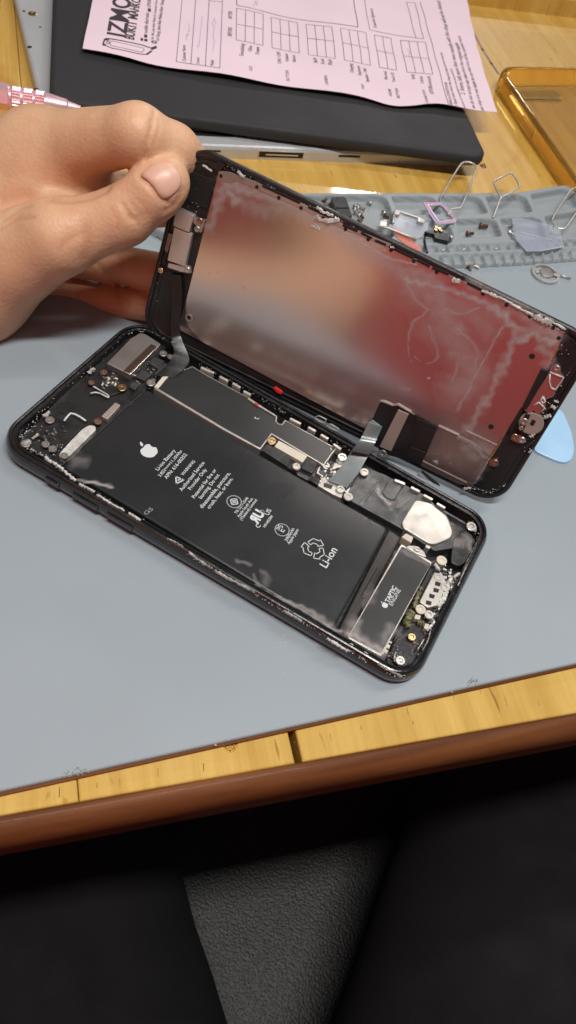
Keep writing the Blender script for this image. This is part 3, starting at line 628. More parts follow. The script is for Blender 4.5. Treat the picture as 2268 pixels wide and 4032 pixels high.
# smears on the battery and motor, as thin films
def film(name, parent, fr, n, strokes, step=.45):
    L = []
    for v, pts, w_, a in strokes: L.append((smoothline([P(fr, v, x, y, n) for x, y in pts], 8), w_, a))
    allp = np.concatenate([l for l, _, _ in L]); mw = max(w for _, w, _ in L) * 2.2; lo, hi = allp.min(0) - mw, allp.max(0) + mw
    X, Y = np.meshgrid(np.arange(lo[0], hi[0], step), np.arange(lo[1], hi[1], step), indexing='ij'); A = np.zeros(X.shape)
    jx, jy = .5 * np.sin(X * .9 + Y * .55) + .35 * np.sin(Y * 1.7 - X * .4), .5 * np.sin(Y * .8 - X * .3) + .3 * np.sin(X * 1.9)
    for l, w_, a in L:
        d = np.full(X.shape, 1e9)
        for p_, q_ in zip(l[:-1], l[1:]):
            e = q_ - p_; t = np.clip(((X + jx * min(w_, 1) - p_[0]) * e[0] + (Y + jy * min(w_, 1) - p_[1]) * e[1]) / (e @ e + 1e-9), 0, 1)
            d = np.minimum(d, np.hypot(X + jx * min(w_, 1) - p_[0] - t * e[0], Y + jy * min(w_, 1) - p_[1] - t * e[1]))
        A = np.maximum(A, a * np.exp(-(d / w_) ** 2)) + .25 * np.minimum(A, a * np.exp(-(d / w_) ** 2))
    keep = A > .012; idx = -np.ones(X.shape, int); idx[keep] = np.arange(keep.sum())
    V = [fr.w(a, b, n) for a, b in zip(X[keep], Y[keep])]
    q = np.stack([idx[:-1, :-1], idx[1:, :-1], idx[1:, 1:], idx[:-1, 1:]], -1).reshape(-1, 4)
    return mesh(name, V, q[(q >= 0).all(1)].tolist(), 'smear', parent, attr={'smear': np.clip(A[keep] * 1.3, 0, 1)})
film('smear', bat, W, 5.36, [(V3, [(540, 1040), (590, 1020)], 2.0, .16), (V3, [(620, 1165), (700, 1180), (800, 1205)], .6, .5), (VB, [(20, 350), (90, 362), (170, 378)], .7, .35), (VB, [(770, 735), (830, 748)], .7, .2), (VB, [(890, 790), (905, 835)], .9, .14), (VB, [(840, 800), (870, 850)], .5, .2), (VB, [(850, 850), (950, 910), (1100, 975), (1210, 1040)], .8, .32), (V5, [(180, 1395), (260, 1420)], .6, .45)], .35)
film('smear', mo, W, 5.47, [(V5, [(340, 1440), (400, 1470), (470, 1530), (545, 1565)], 1.5, .45), (V5, [(360, 1350), (340, 1430)], 1.4, .3), (V5, [(560, 1480), (620, 1410)], 1.6, .25), (V5, [(490, 1120), (440, 1230)], 1.2, .14), (V5, [(720, 850), (860, 930)], 1.0, .22)], .35)
film('smear', phone, W, 5.3, [(V5, [(520, 400), (540, 470), (610, 520)], .7, .45), (V5, [(660, 530), (740, 480)], .6, .25), (V5, [(1080, 800), (1160, 760), (1180, 830)], 1.2, .25)], .35)

# ------------------------------------------------------------------ the lifted display
disp = thing('display_assembly', 'black display panel lifted off the phone, bare metal back facing out', 'phone screen', SF.w(0, -32, 0))
SL, SWd = 138.0, 66.8
HS = homog([(-SL / 2, SWd / 2), (SL / 2, SWd / 2), (SL / 2, -SWd / 2), (-SL / 2, -SWd / 2)], [SF.bp(*p, 0) for p in ((733, 549), (2366, 1347), (1961, 2002), (546, 1304))])
ds = [(2.5, -2.4), (.8, -2.3), (.15, -1.8), (0, -1.2), (.1, -.5), (.5, -.08), (.9, 0), (1.6, 0), (1.75, -.5), (2.6, -.55), (2.7, -.1), (3.2, -.05), (3.5, -.25)]
V, Fc = stack(SF, [(ap(HS, rr_loop(SL, SWd, 9.6, i)), z) for i, z in ds]); mesh('bezel', V, Fc, 'bezel', disp)
def on(name, v, pts, n1, mat, n0=-.3, bev=.1, r=.3, parent=None, label=None): return prism(name, v, pts, n0, n1, mat, parent or disp, SF, bev, r, label)
pl_src = [(860, 677), (997, 730), (1183, 811), (1357, 898), (1532, 970), (1772, 1083), (1896, 1142), (2095, 1243), (2222, 1308), (2175, 1423), (2107, 1530), (2057, 1611), (1995, 1699), (1964, 1758), (1930, 1808), (1871, 1907), (1803, 1880), (1666, 1808), (1368, 1652), (711, 1302), (705, 1288)]
plate = on('back_plate', VF, pl_src, .35, 'plate', r=.5, bev=.12)
on('plate_lip', VF, [(858, 672), (900, 676), (997, 712), (1183, 798), (1357, 886), (1540, 962), (1530, 975), (1357, 906), (1183, 822), (985, 735), (930, 712), (905, 722), (862, 712)], .5, 'silver', n0=.2)
# creased edge of the plate with screw notches
for v, x, y in [(VA, 595, 230), (VA, 823, 300), (VA, 962, 368), (VA, 1103, 433), (VA, 1243, 497), (VA, 1385, 567), (T1, 652, 778), (T1, 868, 882), (T1, 1085, 985), (T1, 1302, 1090), (VC, 858, 92), (VC, 1008, 163), (VC, 1157, 235), (VC, 1305, 307), (VC, 1340, 373)]:
    disc('notch', v, x, y, .3, .56, .55, 'dark', disp, SF, .03)
for x, y in ((1170, 488), (910, 935)): disc('plate_hole', VC, x, y, .3, .42, .85, 'dark', plate, SF, .03)
q = P(SF, VA, 393, 1128, .4); ringm('hole_ring', SF, circ(q, 1.25), circ(q, .8), .3, .6, 'silver', plate); disc('plate_hole', VA, 393, 1128, .3, .42, .8, 'dark', plate, SF, .03)
for v, a, b in ((T1, (410, 640), (555, 700)), (T1, (585, 715), (690, 765)), (T1, (720, 785), (825, 830)), (T1, (850, 845), (1085, 955)), (T1, (1115, 970), (1240, 1035)), (T1, (1262, 1045), (1420, 1110)), (VA, (860, 290), (1100, 400)), (VA, (1150, 425), (1290, 490)), (VC, (760, 20), (860, 70))):
    A_, B_ = P(SF, v, *a, .2), P(SF, v, *b, .2); d_ = (B_ - A_) / np.linalg.norm(B_ - A_); u_ = np.array([-d_[1], d_[0]]) * .35
    prism2('slot', [A_ - u_, B_ - u_, B_ + u_, A_ + u_], .1, .62, 'dark', disp, SF, bev=.05, r=.2)
# earpiece brackets
on('earpiece_plate', VA, [(312, 432), (424, 482), (392, 590), (290, 546)], 1.5, 'steel', r=.4, bev=.2); on('earpiece_plate', VA, [(298, 552), (412, 602), (368, 806), (254, 766)], 1.3, 'steel', r=.4, bev=.2)
t_ = on('earpiece_tab', VA, [(424, 490), (494, 512), (472, 592), (430, 580), (440, 545), (418, 528)], .9, 'silver', r=.4); screw(VA, 459, 516, 1.3, .95, t_, SF, 'copper'); screw(VA, 443, 569, 1.3, .95, t_, SF)
t_ = on('earpiece_tab', VA, [(262, 780), (300, 790), (395, 806), (404, 850), (340, 838), (256, 810)], .8, 'steel', r=.4); screw(VA, 380, 828, 1.25, 1.0, t_, SF); screw(VA, 213, 830, .9, .95, disp, SF, 'gold')
on('side_tape', VA, [(262, 590), (292, 600), (256, 720), (236, 700)], .5, 'taupe')
on('upper_recess', VA, [(400, 200), (560, 260), (510, 440), (390, 400)], .12, 'dark', r=1); on('step_rail', VA, [(545, 160), (580, 140), (620, 165), (585, 200), (562, 200)], .8, 'bezel')
# lower driver board and flex covers
on('flex_cover', S1, [(312, 196), (345, 200), (430, 235), (480, 228), (660, 325), (860, 432), (790, 600), (700, 800), (540, 748), (405, 712), (262, 622), (232, 370)], .9, 'blackflex', r=.4)
on('driver_cover', S1, [(482, 274), (582, 318), (414, 670), (304, 625)], 1.3, 'tan_cover', r=.2)
on('black_tape', S1, [(655, 350), (858, 440), (752, 668), (560, 600)], 1.1, 'dark', r=.3); on('black_tape', S1, [(600, 622), (750, 686), (700, 800), (538, 728)], 1.2, 'dark', r=.3)
on('smoked_sheet', S1, [(866, 440), (1060, 525), (1160, 572), (1260, 640), (1358, 718), (1200, 978), (722, 762)], .75, 'taupe', r=.3)
on('sheet_fold', S1, [(722, 762), (1150, 962), (1200, 978), (1190, 1000), (1060, 985), (695, 805)], .85, 'taupe', r=.2)
on('steel_edge', S1, [(715, 758), (1135, 966), (1132, 974), (712, 768)], 1.0, 'tan_cover', r=0, bev=.03); on('steel_edge', S1, [(1128, 470), (1425, 612), (1420, 622), (1124, 482)], .62, 'silver', r=0, bev=.03)
on('steel_edge', S1, [(866, 428), (1060, 518), (1058, 526), (862, 438)], .95, 'silver', r=0, bev=.03); on('steel_edge', S1, [(312, 190), (350, 196), (430, 232), (480, 222), (640, 318), (636, 324), (478, 234), (428, 240), (340, 204), (312, 200)], 1.0, 'steel', r=0, bev=.03)
on('gold_edge', VC, [(975, 1005), (985, 1015), (915, 1130), (905, 1120)], .8, 'gold', r=0); on('gold_edge', VC, [(1280, 600), (1290, 605), (1135, 830), (1120, 822)], .5, 'gold', r=0); on('gold_edge', VC, [(1330, 440), (1338, 445), (1296, 525), (1288, 518)], .5, 'gold', r=0)
t_ = on('copper_tab', S1, [(1350, 755), (1430, 735), (1440, 800), (1400, 820), (1345, 800)], .7, 'copper', r=.5); screw(S1, 1402, 780, 1.1, 1.1, t_, SF, 'copper')
# home button bracket
hb = on('button_bracket', VC, [(1296, 548), (1330, 534), (1356, 560), (1350, 590), (1376, 622), (1360, 660), (1322, 700), (1312, 740), (1262, 760), (1250, 830), (1205, 862), (1180, 830), (1150, 850), (1120, 830), (1215, 690), (1280, 590)], .9, 'plate', r=.4)
on('black_strip', VC, [(1228, 570), (1278, 584), (1136, 828), (1106, 815)], 1.2, 'dark', r=.2)
on('dark_strip', VC, [(1098, 820), (1116, 826), (1040, 970), (1012, 962)], .9, 'dark', r=.2)
q = P(SF, VC, 1165, 915, 1.0); V, Fc = stack(SF, [(circ(q, 3.6, 28), 0), (circ(q, 3.6, 28), .9), (circ(q, 3.3, 28), 1.0)]); mesh('button_ring', V, Fc, 'tan_cover', hb)
on('button_slot', VC, [(1172, 888), (1196, 898), (1178, 932), (1154, 920)], 1.1, 'dark', parent=hb, r=.2, n0=.9); on('connector', VC, [(1130, 850), (1160, 862), (1112, 966), (1080, 955)], 1.4, 'blackflex', parent=hb)
screw(VC, 1120, 905, 1.7, 1.2, hb, SF); screw(VC, 1100, 944, 1.7, .7, hb, SF)
t_ = on('corner_tab', VC, [(1048, 985), (1090, 990), (1125, 1010), (1120, 1038), (1088, 1040), (1030, 1015)], .8, 'copper', r=.4); screw(VC, 1061, 1001, 1.2, 1.05, t_, SF, 'copper'); screw(VC, 1106, 1021, 1.2, 1.05, t_, SF)
screw(VC, 1326, 566, 1.3, .9, hb, SF)
for pts in ([(1284, 590), (1370, 622), (1322, 700), (1290, 690), (1280, 650), (1284, 600)], [(1240, 745), (1225, 765), (1235, 785), (1255, 775), (1240, 745)], [(1180, 800), (1215, 780), (1250, 815), (1220, 845)]):
    tube('wire_outline', [SF.w(*P(SF, VC, x, y, 1.1), 1.1) for x, y in pts], .25, 'residue', hb)
screw(S1, 335, 692, 1.2, 1.3, disp, SF); on('screw_tab', S1, [(290, 660), (400, 690), (395, 730), (300, 700)], .8, 'silver')
# spring lever hanging off the lower edge
on('lever_clip', S1, [(664, 884), (705, 880), (765, 952), (800, 968), (908, 1040), (890, 1056), (850, 1040), (772, 988), (745, 960)], .2, 'steel', n0=-.8, r=.3); on('lever_clip', S1, [(700, 860), (930, 1040), (910, 1046), (800, 960)], .0, 'dark', n0=-1)
pl = [SF.w(*P(SF, V4, x, y, .3), .3) for x, y in ((1160, 438), (1190, 430), (1240, 455), (1230, 480), (1185, 468), (1160, 445))]; tube('spring_loop', pl, .22, 'residue', disp)
pl = [SF.w(*P(SF, V4, x, y, .3), .3) for x, y in ((1240, 490), (1275, 490), (1330, 522), (1325, 540), (1270, 520), (1240, 495))]; tube('spring_loop', pl, .22, 'residue', disp)
on('red_tab', V4, [(860, 232), (874, 226), (925, 262), (920, 280), (885, 266)], .6, 'red', r=.3)
on('lower_rail', V4, [(560, 130), (730, 190), (720, 200), (600, 165)], .35, 'bezel', r=.3)
# residue on the display rim
for v, q_, w_ in ((VC, [(850, 70), (890, 85), (960, 115)], .7), (VC, [(960, 110), (1060, 165), (1180, 232)], .55), (VC, [(1185, 232), (1220, 250), (1300, 275)], 1.7), (VC, [(1300, 270), (1385, 318)], .5), (T1, [(160, 470), (230, 520), (320, 555)], .8), (T1, [(150, 560), (220, 600), (380, 600)], 1.2), (T1, [(110, 645), (150, 660), (190, 690), (160, 640)], .35), (T1, [(860, 850), (900, 860)], .5),
                  (VC, [(660, 8), (715, 14)], 1.3), (VA, [(370, 130), (400, 120)], .5), (VA, [(480, 160), (540, 200)], .5), (VA, [(700, 200), (745, 245)], .8), (VC, [(1290, 800), (1320, 820)], 1.0), (VC, [(1240, 880), (1290, 860)], .9), (VC, [(1160, 1000), (1190, 970)], 1.0), (VC, [(1150, 1100), (1170, 1080)], .5), (VC, [(735, 1325), (785, 1322)], .8), (VC, [(1310, 770), (1340, 780)], .5)):
    crust('adhesive_residue', v, q_, .65, w_, disp, SF, h=.4)
chips('grime', VA, [([(600, 160), (800, 250), (1100, 400), (1449, 570)], 60, .3), ([(390, 150), (430, 400), (230, 850), (190, 1000)], 30, 1.0)], .2, disp, SF, smin=.05, smax=.16)
chips('grime', VC, [([(700, 5), (1000, 140), (1300, 290), (1370, 340)], 90, .35), ([(1350, 400), (1310, 750), (1200, 900), (1130, 1080)], 80, .9), ([(1000, 1300), (900, 1345), (780, 1330)], 30, .5)], .2, disp, SF, smin=.06, smax=.22)
# dried film on the plate
film('dried_film', plate, SF, .43, [
    (VC, [(1015, 235), (1065, 320), (1050, 400), (935, 660), (840, 830), (762, 955)], 1.2, .34), (VC, [(1180, 300), (1280, 340), (1330, 400)], 1.6, .2), (VC, [(560, 120), (760, 200), (900, 330)], 3.0, .16), (VC, [(480, 300), (560, 380)], 3.0, .12), (VC, [(760, 520), (840, 600)], 2.4, .16), (VC, [(1090, 395), (1165, 352), (1240, 385), (1330, 400)], .8, .45), (VC, [(985, 300), (860, 520), (700, 830)], .35, .34),
    (VC, [(370, 0), (430, 130), (508, 185), (490, 215), (430, 260), (392, 340), (383, 450), (410, 530)], .32, .36), (VC, [(430, 60), (560, 130), (640, 300), (700, 420), (790, 560), (770, 660), (690, 700)], 4.8, .22),
    (VC, [(600, 170), (680, 208), (760, 210), (830, 180)], .35, .28), (VC, [(520, 300), (560, 420), (570, 500), (500, 535), (430, 490)], .3, .26), (VC, [(640, 470), (700, 480), (700, 560), (660, 650)], .5, .24), (VC, [(680, 310), (790, 390), (830, 480), (800, 590)], .5, .26),
    (VC, [(590, 60), (620, 200), (700, 320)], 1.6, .22), (VC, [(860, 200), (940, 250), (980, 250)], 1.6, .12), (VC, [(1100, 330), (1200, 330), (1330, 360)], 1.6, .28), (VC, [(640, 620), (700, 800)], 1.5, .13),
    (VC, [(380, 0), (620, 50), (850, 150), (1010, 230)], 1.0, .42), (VC, [(1010, 240), (1010, 280), (1090, 310)], .8, .45), (VC, [(800, 20), (1000, 130), (1180, 250), (1330, 330)], 1.8, .3), (VC, [(1230, 430), (1290, 480), (1270, 540)], 1.3, .28),
    (VA, [(610, 270), (680, 290), (900, 360), (1250, 530), (1449, 610)], 1.7, .34), (VA, [(650, 330), (690, 370), (680, 400)], 1.4, .4), (VA, [(600, 310), (575, 420), (520, 560)], 1.2, .32), (VA, [(700, 390), (860, 450), (1000, 440)], 1.8, .2),
    (T1, [(430, 740), (650, 840), (850, 950), (1100, 1010)], .4, .55), (T1, [(450, 700), (620, 780), (820, 880)], .3, .45), (T1, [(300, 660), (600, 880), (900, 1060), (980, 1100)], 2.4, .22), (T1, [(980, 1100), (1100, 1100), (1300, 1180)], 1.4, .25),
    (VA, [(510, 820), (520, 850)], .25, .3), (VA, [(560, 820), (575, 850)], .25, .3), (VA, [(725, 930), (742, 938)], .3, .8), (VC, [(505, 622), (520, 624)], .3, .8), (VC, [(350, 700), (390, 695)], .8, .15)], .5)
film('dried_film', disp, SF, .9, [(S1, [(1060, 540), (1160, 590), (1250, 660), (1320, 720)], .7, .38), (S1, [(1140, 640), (1220, 730)], 2.0, .22), (S1, [(830, 768), (845, 775)], .5, .7), (S1, [(1300, 800), (1250, 900)], 1.5, .12)], .4)
# ribbons between the display and the body
def ribbon(name, rows, mat, parent, th=.25, k=12):
    """rows: list of (left point, right point) in world mm"""
    Lp, Rp = smoothline([a for a, b in rows], k), smoothline([b for a, b in rows], k); V = []; n = len(Lp)
    up = np.gradient((Lp + Rp) / 2, axis=0)
    for i in range(n):
        nn = np.cross(Rp[i] - Lp[i], up[i]); nn /= np.linalg.norm(nn) + 1e-9; V += [Lp[i], Rp[i], Rp[i] - nn * th, Lp[i] - nn * th]
    Fc = [];
    for i in range(n - 1):
        for q in range(4): j = (q + 1) % 4; Fc.append([i * 4 + q, i * 4 + j, (i + 1) * 4 + j, (i + 1) * 4 + q])
    Fc += [[3, 2, 1, 0], [(n - 1) * 4 + q for q in range(4)]]
    return mesh(name, V, Fc, mat, parent, False)
def wp(v, x, y, z): return W.w(*P(W, v, x, y, z), z)
def sp(v, x, y, n): return SF.w(*P(SF, v, x, y, n), n)
ribbon('flex_cable', [(sp(S1, 232, 372, 1.2), sp(S1, 330, 440, 1.2)), (sp(S1, 190, 420, 3), sp(S1, 325, 455, 3)), (wp(S1, 130, 540, 14.5), wp(S1, 272, 570, 14.5)), (wp(S1, 40, 660, 11), wp(S1, 210, 690, 11)), (wp(V5, 345, 120, 9), wp(V5, 455, 165, 9)), (wp(V5, 265, 240, 6.8), wp(V5, 385, 290, 6.8)), (wp(V5, 185, 330, 5.6), wp(V5, 310, 388, 5.6)), (wp(V5, 160, 350, 5.4), wp(V5, 300, 400, 5.4))], 'flex', disp)
ribbon('sensor_flex', [(sp(VA, 262, 850, .5), sp(VA, 345, 860, .5)), (sp(VA, 285, 1000, 1.5), sp(VA, 350, 1010, 1.5)), (sp(VA, 280, 1200, 3), sp(VA, 335, 1200, 3)), (wp(V3, 1222, 180, 11), wp(V3, 1300, 170, 11)), (wp(V3, 1240, 260, 8), wp(V3, 1350, 300, 8)), (wp(V3, 1180, 350, 6.2), wp(V3, 1300, 380, 6.2)), (wp(V3, 1110, 410, 5.2), wp(V3, 1240, 430, 5.2))], 'blackflex', disp)
for i_, (x0, y0, x1, y1) in enumerate(((330, 500, 1449, 1020),)): pass

# ------------------------------------------------------------------ laptop base, black panel, form
AZ = 3.0
lap = thing('laptop_base', 'silver laptop base under the black panel, ports along its front edge', 'laptop', (*W.bp(1134, 560, 0), WZ))
f0, f1 = W.bp(814, 573, AZ), W.bp(1820, 612, AZ); dl = (f1 - f0) / np.linalg.norm(f1 - f0); nl = np.array([-dl[1], dl[0]])
g0 = W.bp(145, 360, AZ); g1 = W.bp(59, 0, AZ)
gd = (g1 - g0) / np.linalg.norm(g1 - g0)
t = np.linalg.solve(np.stack([dl, -gd], 1), g0 - f0); cornerL = f0 + dl * t[0]
body = [cornerL, f1, f1 + nl * 8 + dl * 3, f1 + nl * 260, cornerL + gd * 380]
prism2('shell', body, WZ + .02, AZ, 'alu', lap, bev=1.4, r=2)
def at_lap(name, v, pts, n1, mat, r=.2, n0=AZ - .5, lbl=None): return prism(name, v, pts, n0, n1, mat, lap, bev=.05, r=r, label=lbl)
at_lap('card_slot', V0, [(942, 640), (1165, 650), (1175, 690), (960, 680)], AZ + .15, 'dark'); at_lap('slot_bar', V0, [(968, 640), (1140, 655), (1140, 665), (968, 655)], AZ + .3, 'alu')
disc('screw_hole', V0, 1226, 683, AZ - .3, AZ + .1, 1.0, 'dark', lap)
disc('screw_hole', V1, 95, 692, AZ - .3, AZ + .1, 1.0, 'dark', lap)
disc('screw_hole', V0, 203, 135, AZ - .3, AZ + .1, .6, 'dark', lap); disc('screw_hole', V0, 120, 55, AZ - .3, AZ + .1, .8, 'dark', lap); disc('screw_hole', V0, 150, 235, AZ - .3, AZ + .1, 1.0, 'dark', lap); disc('screw_hole', V0, 183, 448, AZ - .3, AZ + .1, 1.0, 'dark', lap)
screw(V0, 163, 66, AZ + .5, 2.0, lap, mat='gold')
# ports in the front face
def face_box(name, xa, xb, z0, z1, mat, proud=.12):
    a, b = (W.bp(xa, 590, 0) - f0) @ dl, (W.bp(xb, 590, 0) - f0) @ dl
    q = [f0 + dl * a - nl * proud, f0 + dl * b - nl * proud, f0 + dl * b + nl * 1.0, f0 + dl * a + nl * 1.0]; return prism2(name, q, z0, z1, mat, lap, bev=.05)
face_box('port_surround', 1008, 1190, -1.6, 1.6, 'steel', .1); face_box('usb_port', 1014, 1184, -1.3, 1.3, 'dark', .16); face_box('port_tongue', 1040, 1165, -.4, .2, 'steel', .22)
face_box('vent_slot', 808, 865, .2, 1.0, 'dark'); face_box('vent_slot', 1320, 1402, .0, 1.0, 'dark')
# black panel, slightly turned on the base
PZ = 10.0
s0 = W.bp(190, 388, PZ); s1 = W.bp(1870, 612, PZ); sd = (s1 - s0) / np.linalg.norm(s1 - s0); sn = np.array([-sd[1], sd[0]])
lf = (W.bp(205, 0, PZ) - s0) @ sd; slant = lf / ((W.bp(205, 0, PZ) - s0) @ sn)
Lw = (W.bp(1905, 563, PZ) - s0) @ sd
q = [s0 - sd * .0, s0 + sd * Lw, s0 + sd * (Lw + slant * 300) + sn * 300, s0 + sd * slant * 300 + sn * 300]
p = rounded(ccw(q), 8, 8)
V, Fc = stack(W, [(offset(p, 2.2), AZ + 1.2), (offset(p, .5), AZ + 1.8), (p, AZ + 3.2), (offset(p, .3), PZ - 1.2), (offset(p, 1.2), PZ - .25), (offset(p, 2.6), PZ)])
panel = props(mesh('black_panel', V, Fc, 'slab', None, True), 'black plastic panel with rounded corners lying on the silver laptop base', 'laptop lid')
for p_ in panel.data.polygons: p_.use_smooth = len(p_.vertices) == 4
# pink form
FZ = PZ + 2.3
bot = [(325, 190), (480, 222), (620, 254), (863, 293), (1100, 332), (1398, 374), (1535, 407), (1615, 413), (1721, 412), (1851, 432), (1960, 438)]
form = thing('repair_form', 'pink printed repair form lying across the black panel', 'paper', (*W.bp(1100, 200, FZ), PZ))
def fz(a, b): return .45 * math.sin(a * .11 + b * .05) + .25 * math.sin(b * .2 - a * .07)
bp_ = smoothline([W.bp(x, y, FZ) for x, y in bot], 5); tl, tr = W.bp(392, -130, FZ), W.bp(1822, -130, FZ); rm = W.bp(1872, 150, FZ); nb = len(bp_); V, Fc = [], []; K = 30
for j in range(K + 1):
    v_ = j / K
    for i in range(nb):
        u_ = i / (nb - 1); top = tl + (tr - tl) * u_; c = bp_[i] + (top - bp_[i]) * v_
        bow = rm - (bp_[-1] + (tr - bp_[-1]) * .45); c = c + bow * (4 * v_ * (1 - v_)) * u_ ** 3
        V.append((c[0], c[1], FZ + fz(*c) + 0))
for j in range(K):
    for i in range(nb - 1): Fc.append([j * nb + i, j * nb + i + 1, (j + 1) * nb + i + 1, (j + 1) * nb + i])
m_ = len(V); V += [(x, y, z - .12) for x, y, z in V]; Fc += [[a + m_ for a in f[::-1]] for f in Fc]
mesh('sheet', V, Fc, 'paper', form, True)
pr = Print(W, FZ + .12, fz)
def tb(v, L, ncol, nrow, w=.28):   # L: four corners TL, TR, BR, BL in view px
    TL, TR, BR, BL_ = [P(W, v, *c, FZ) for c in L]
    for i in range(ncol + 1): t = i / ncol; pr.line(v, [TL + (TR - TL) * t, BL_ + (BR - BL_) * t], w, frame=True)
    for i in range(nrow + 1): t = i / nrow; pr.line(v, [TL + (BL_ - TL) * t, TR + (BR - TR) * t], w, frame=True)
tb(P1, [(760, -60), (1045, -40), (1023, 496), (714, 438)], 3, 1); pr.line(P1, [(945, 0), (1040, 12)], .25)
tb(P1, [(1143, 66), (1333, 102), (1332, 326), (1140, 295)], 3, 2); tb(P2, [(-105, 95), (115, 135), (128, 330), (-95, 296)], 3, 2) if 0 else None
tb(P2, [(-52, 108), (115, 135), (128, 330), (-45, 300)], 3, 2); tb(P2, [(170, 147), (332, 172), (354, 374), (186, 343)], 3, 2)
tb(P2, [(386, 183), (548, 208), (578, 413), (412, 384)], 3, 2); tb(P2, [(602, 220), (708, 238), (745, 440), (636, 422)], 2, 2); tb(P2, [(768, 252), (925, 275), (970, 478), (810, 454)], 3, 2)
pr.line(P1, [(1143, -60), (1145, 40), (1449, 103)], .4); pr.line(P2, [(0, 92), (250, 135), (498, 177), (466, -20)], .4); pr.line(P2, [(535, -20), (572, 190), (914, 250), (860, 12), (808, 8)], .28); pr.line(P2, [(808, 8), (866, 243)], .28)
pr.line(P2, [(893, 10), (1072, 680)], .3)
for t, v, a, b in (('Customer Name:', P1, (782, 435), (780, 310)), ('Contact:', P1, (878, 458), (878, 405)), ('Model:', P1, (980, 475), (980, 430)), ('BEFORE', P1, (1108, 265), (1112, 198)), ('AFTER', P1, (1110, 143), (1112, 90)), ('Sensitivity', P1, (1192, 404), (1200, 320)), ('Glass', P1, (1250, 374), (1254, 335)), ('Frame', P1, (1305, 392), (1307, 340)), ('LCD', P1, (1256, 502), (1256, 472)),
                   ('ON / OFF', P2, (14, 400), (8, 325)), ('Volume', P2, (62, 388), (54, 335)), ('Vibrate', P2, (108, 394), (100, 345)), ('BUTTON', P2, (68, 505), (60, 440)), ('Back', P2, (242, 400), (234, 365)), ('Front', P2, (288, 410), (280, 372)), ('Flash', P2, (336, 418), (330, 380)), ('CAMERA', P2, (312, 540), (300, 482)),
                   ('Charging', P2, (472, 468), (462, 405)), ('Earphone', P2, (520, 482), (510, 418)), ('Speaker / MIC', P2, (570, 524), (552, 428)), ('PORT', P2, (540, 565), (532, 535)), ('Normal', P2, (690, 498), (682, 445)), ('Touch ID', P2, (740, 515), (728, 452)), ('HOME', P2, (718, 605), (708, 562)), ('BUTTON', P2, (766, 618), (752, 558)),
                   ('Wifi', P2, (866, 500), (858, 470)), ('Cellular', P2, (916, 530), (906, 482)), ('GPS/Bluetooth', P2, (978, 602), (956, 488)), ('CONNECTION', P2, (945, 658), (920, 572)), ('TERMS & CONDITIONS', P2, (1100, 682), (1062, 528)), ('Customer Signature:', P2, (618, 178), (592, 52))):
    pr.text(t, v, a, b)
pr.text('1. Repair items which the shop has done are not covered', P2, (1130, 680), (1032, 340)); pr.text('customer are responsible for their data and backup', P2, (1180, 690), (1090, 440))
pr.text('2. Items left more than two months with this shop will not be claimed', P2, (1180, 600), (1018, 14)); pr.text('we do not accept any claim from the original supplier', P2, (1245, 690), (1130, 270)); pr.text('our shop are not liable for any data loss of the customer items', P2, (1300, 700), (1148, 228))
pr.text('mobile electronics', P1, (508, 235), (520, 95)); pr.text('No. 28G, Jalan Bukit Mahkota 22, Commercial Centre', P1, (552, 275), (580, 0)); pr.text('Lot Bangi, Jalan Reko Mahkota Bukit / Bangi', P1, (590, 285), (626, 0)); pr.text('IZMOBILE', P1, (530, 52), (536, -20))
pr.done('printed_grid', 'ink', form)
pr = Print(W, FZ + .14, fz)
pr.text('IZMO', P1, (352, 272), (392, -8), height=8.6, bold=.02); pr.text('BUKIT MAHKOTA', P1, (412, 288), (470, -60), bold=.02)
# line drawing of a phone beside the shop name
ph_o = [(195, 333), (192, 320), (205, 288), (222, 283), (470, 322), (530, 340), (548, 335), (572, 322)]; pr.line(P1, ph_o, .7); pr.line(P1, [(196, 322), (215, 334), (250, 350), (460, 388), (500, 388), (540, 362)], .45)
pr.line(P1, [(248, 302), (480, 345), (485, 360), (468, 376), (250, 335), (240, 320)], .22, True); pr.line(P1, [(535, 352), (575, 332)], .9); pr.line(P1, [(500, 390), (538, 362)], .9); c = P(W, P1, 229, 316, FZ); pr.line(P1, circ(c, .8, 12), .3, True, True)
pr.poly(P1, [(200, 322), (214, 324), (210, 334), (196, 332)]); pr.poly(P1, [(208, 288), (238, 292), (236, 300), (206, 298)])
pr.poly(P1, [(460, 268), (478, 270), (476, 290), (458, 288)]); pr.poly(P1, [(486, 272), (510, 276), (508, 292), (484, 290)]); pr.poly(P1, [(486, 240), (508, 244), (506, 266), (484, 262)]); pr.poly(P1, [(512, 58), (534, 62), (532, 86), (510, 82)]); c = P(W, P1, 556, 295, FZ); pr.line(P1, circ(c, 1.0, 12), .7, True, True)
pr.done('printed_heading', 'ink_dark', form)
pr = Print(W, FZ + .13, fz)
for v, pts in ((P1, [(790, 280), (785, 240), (800, 250), (800, 210), (812, 220), (808, 180), (800, 160)]), (P1, [(870, 335), (865, 318), (876, 322), (880, 290), (890, 200), (900, 110)]), (P1, [(975, 370), (985, 300), (975, 260), (985, 190), (972, 160), (985, 130), (1000, 170)]), (P1, [(1265, 50), (1275, 10), (1290, 40), (1290, 0)]), (P2, [(810, 300), (830, 330), (820, 350)])): pr.line(v, pts, .35)
pr.done('pen_writing', 'ink_blue', form)
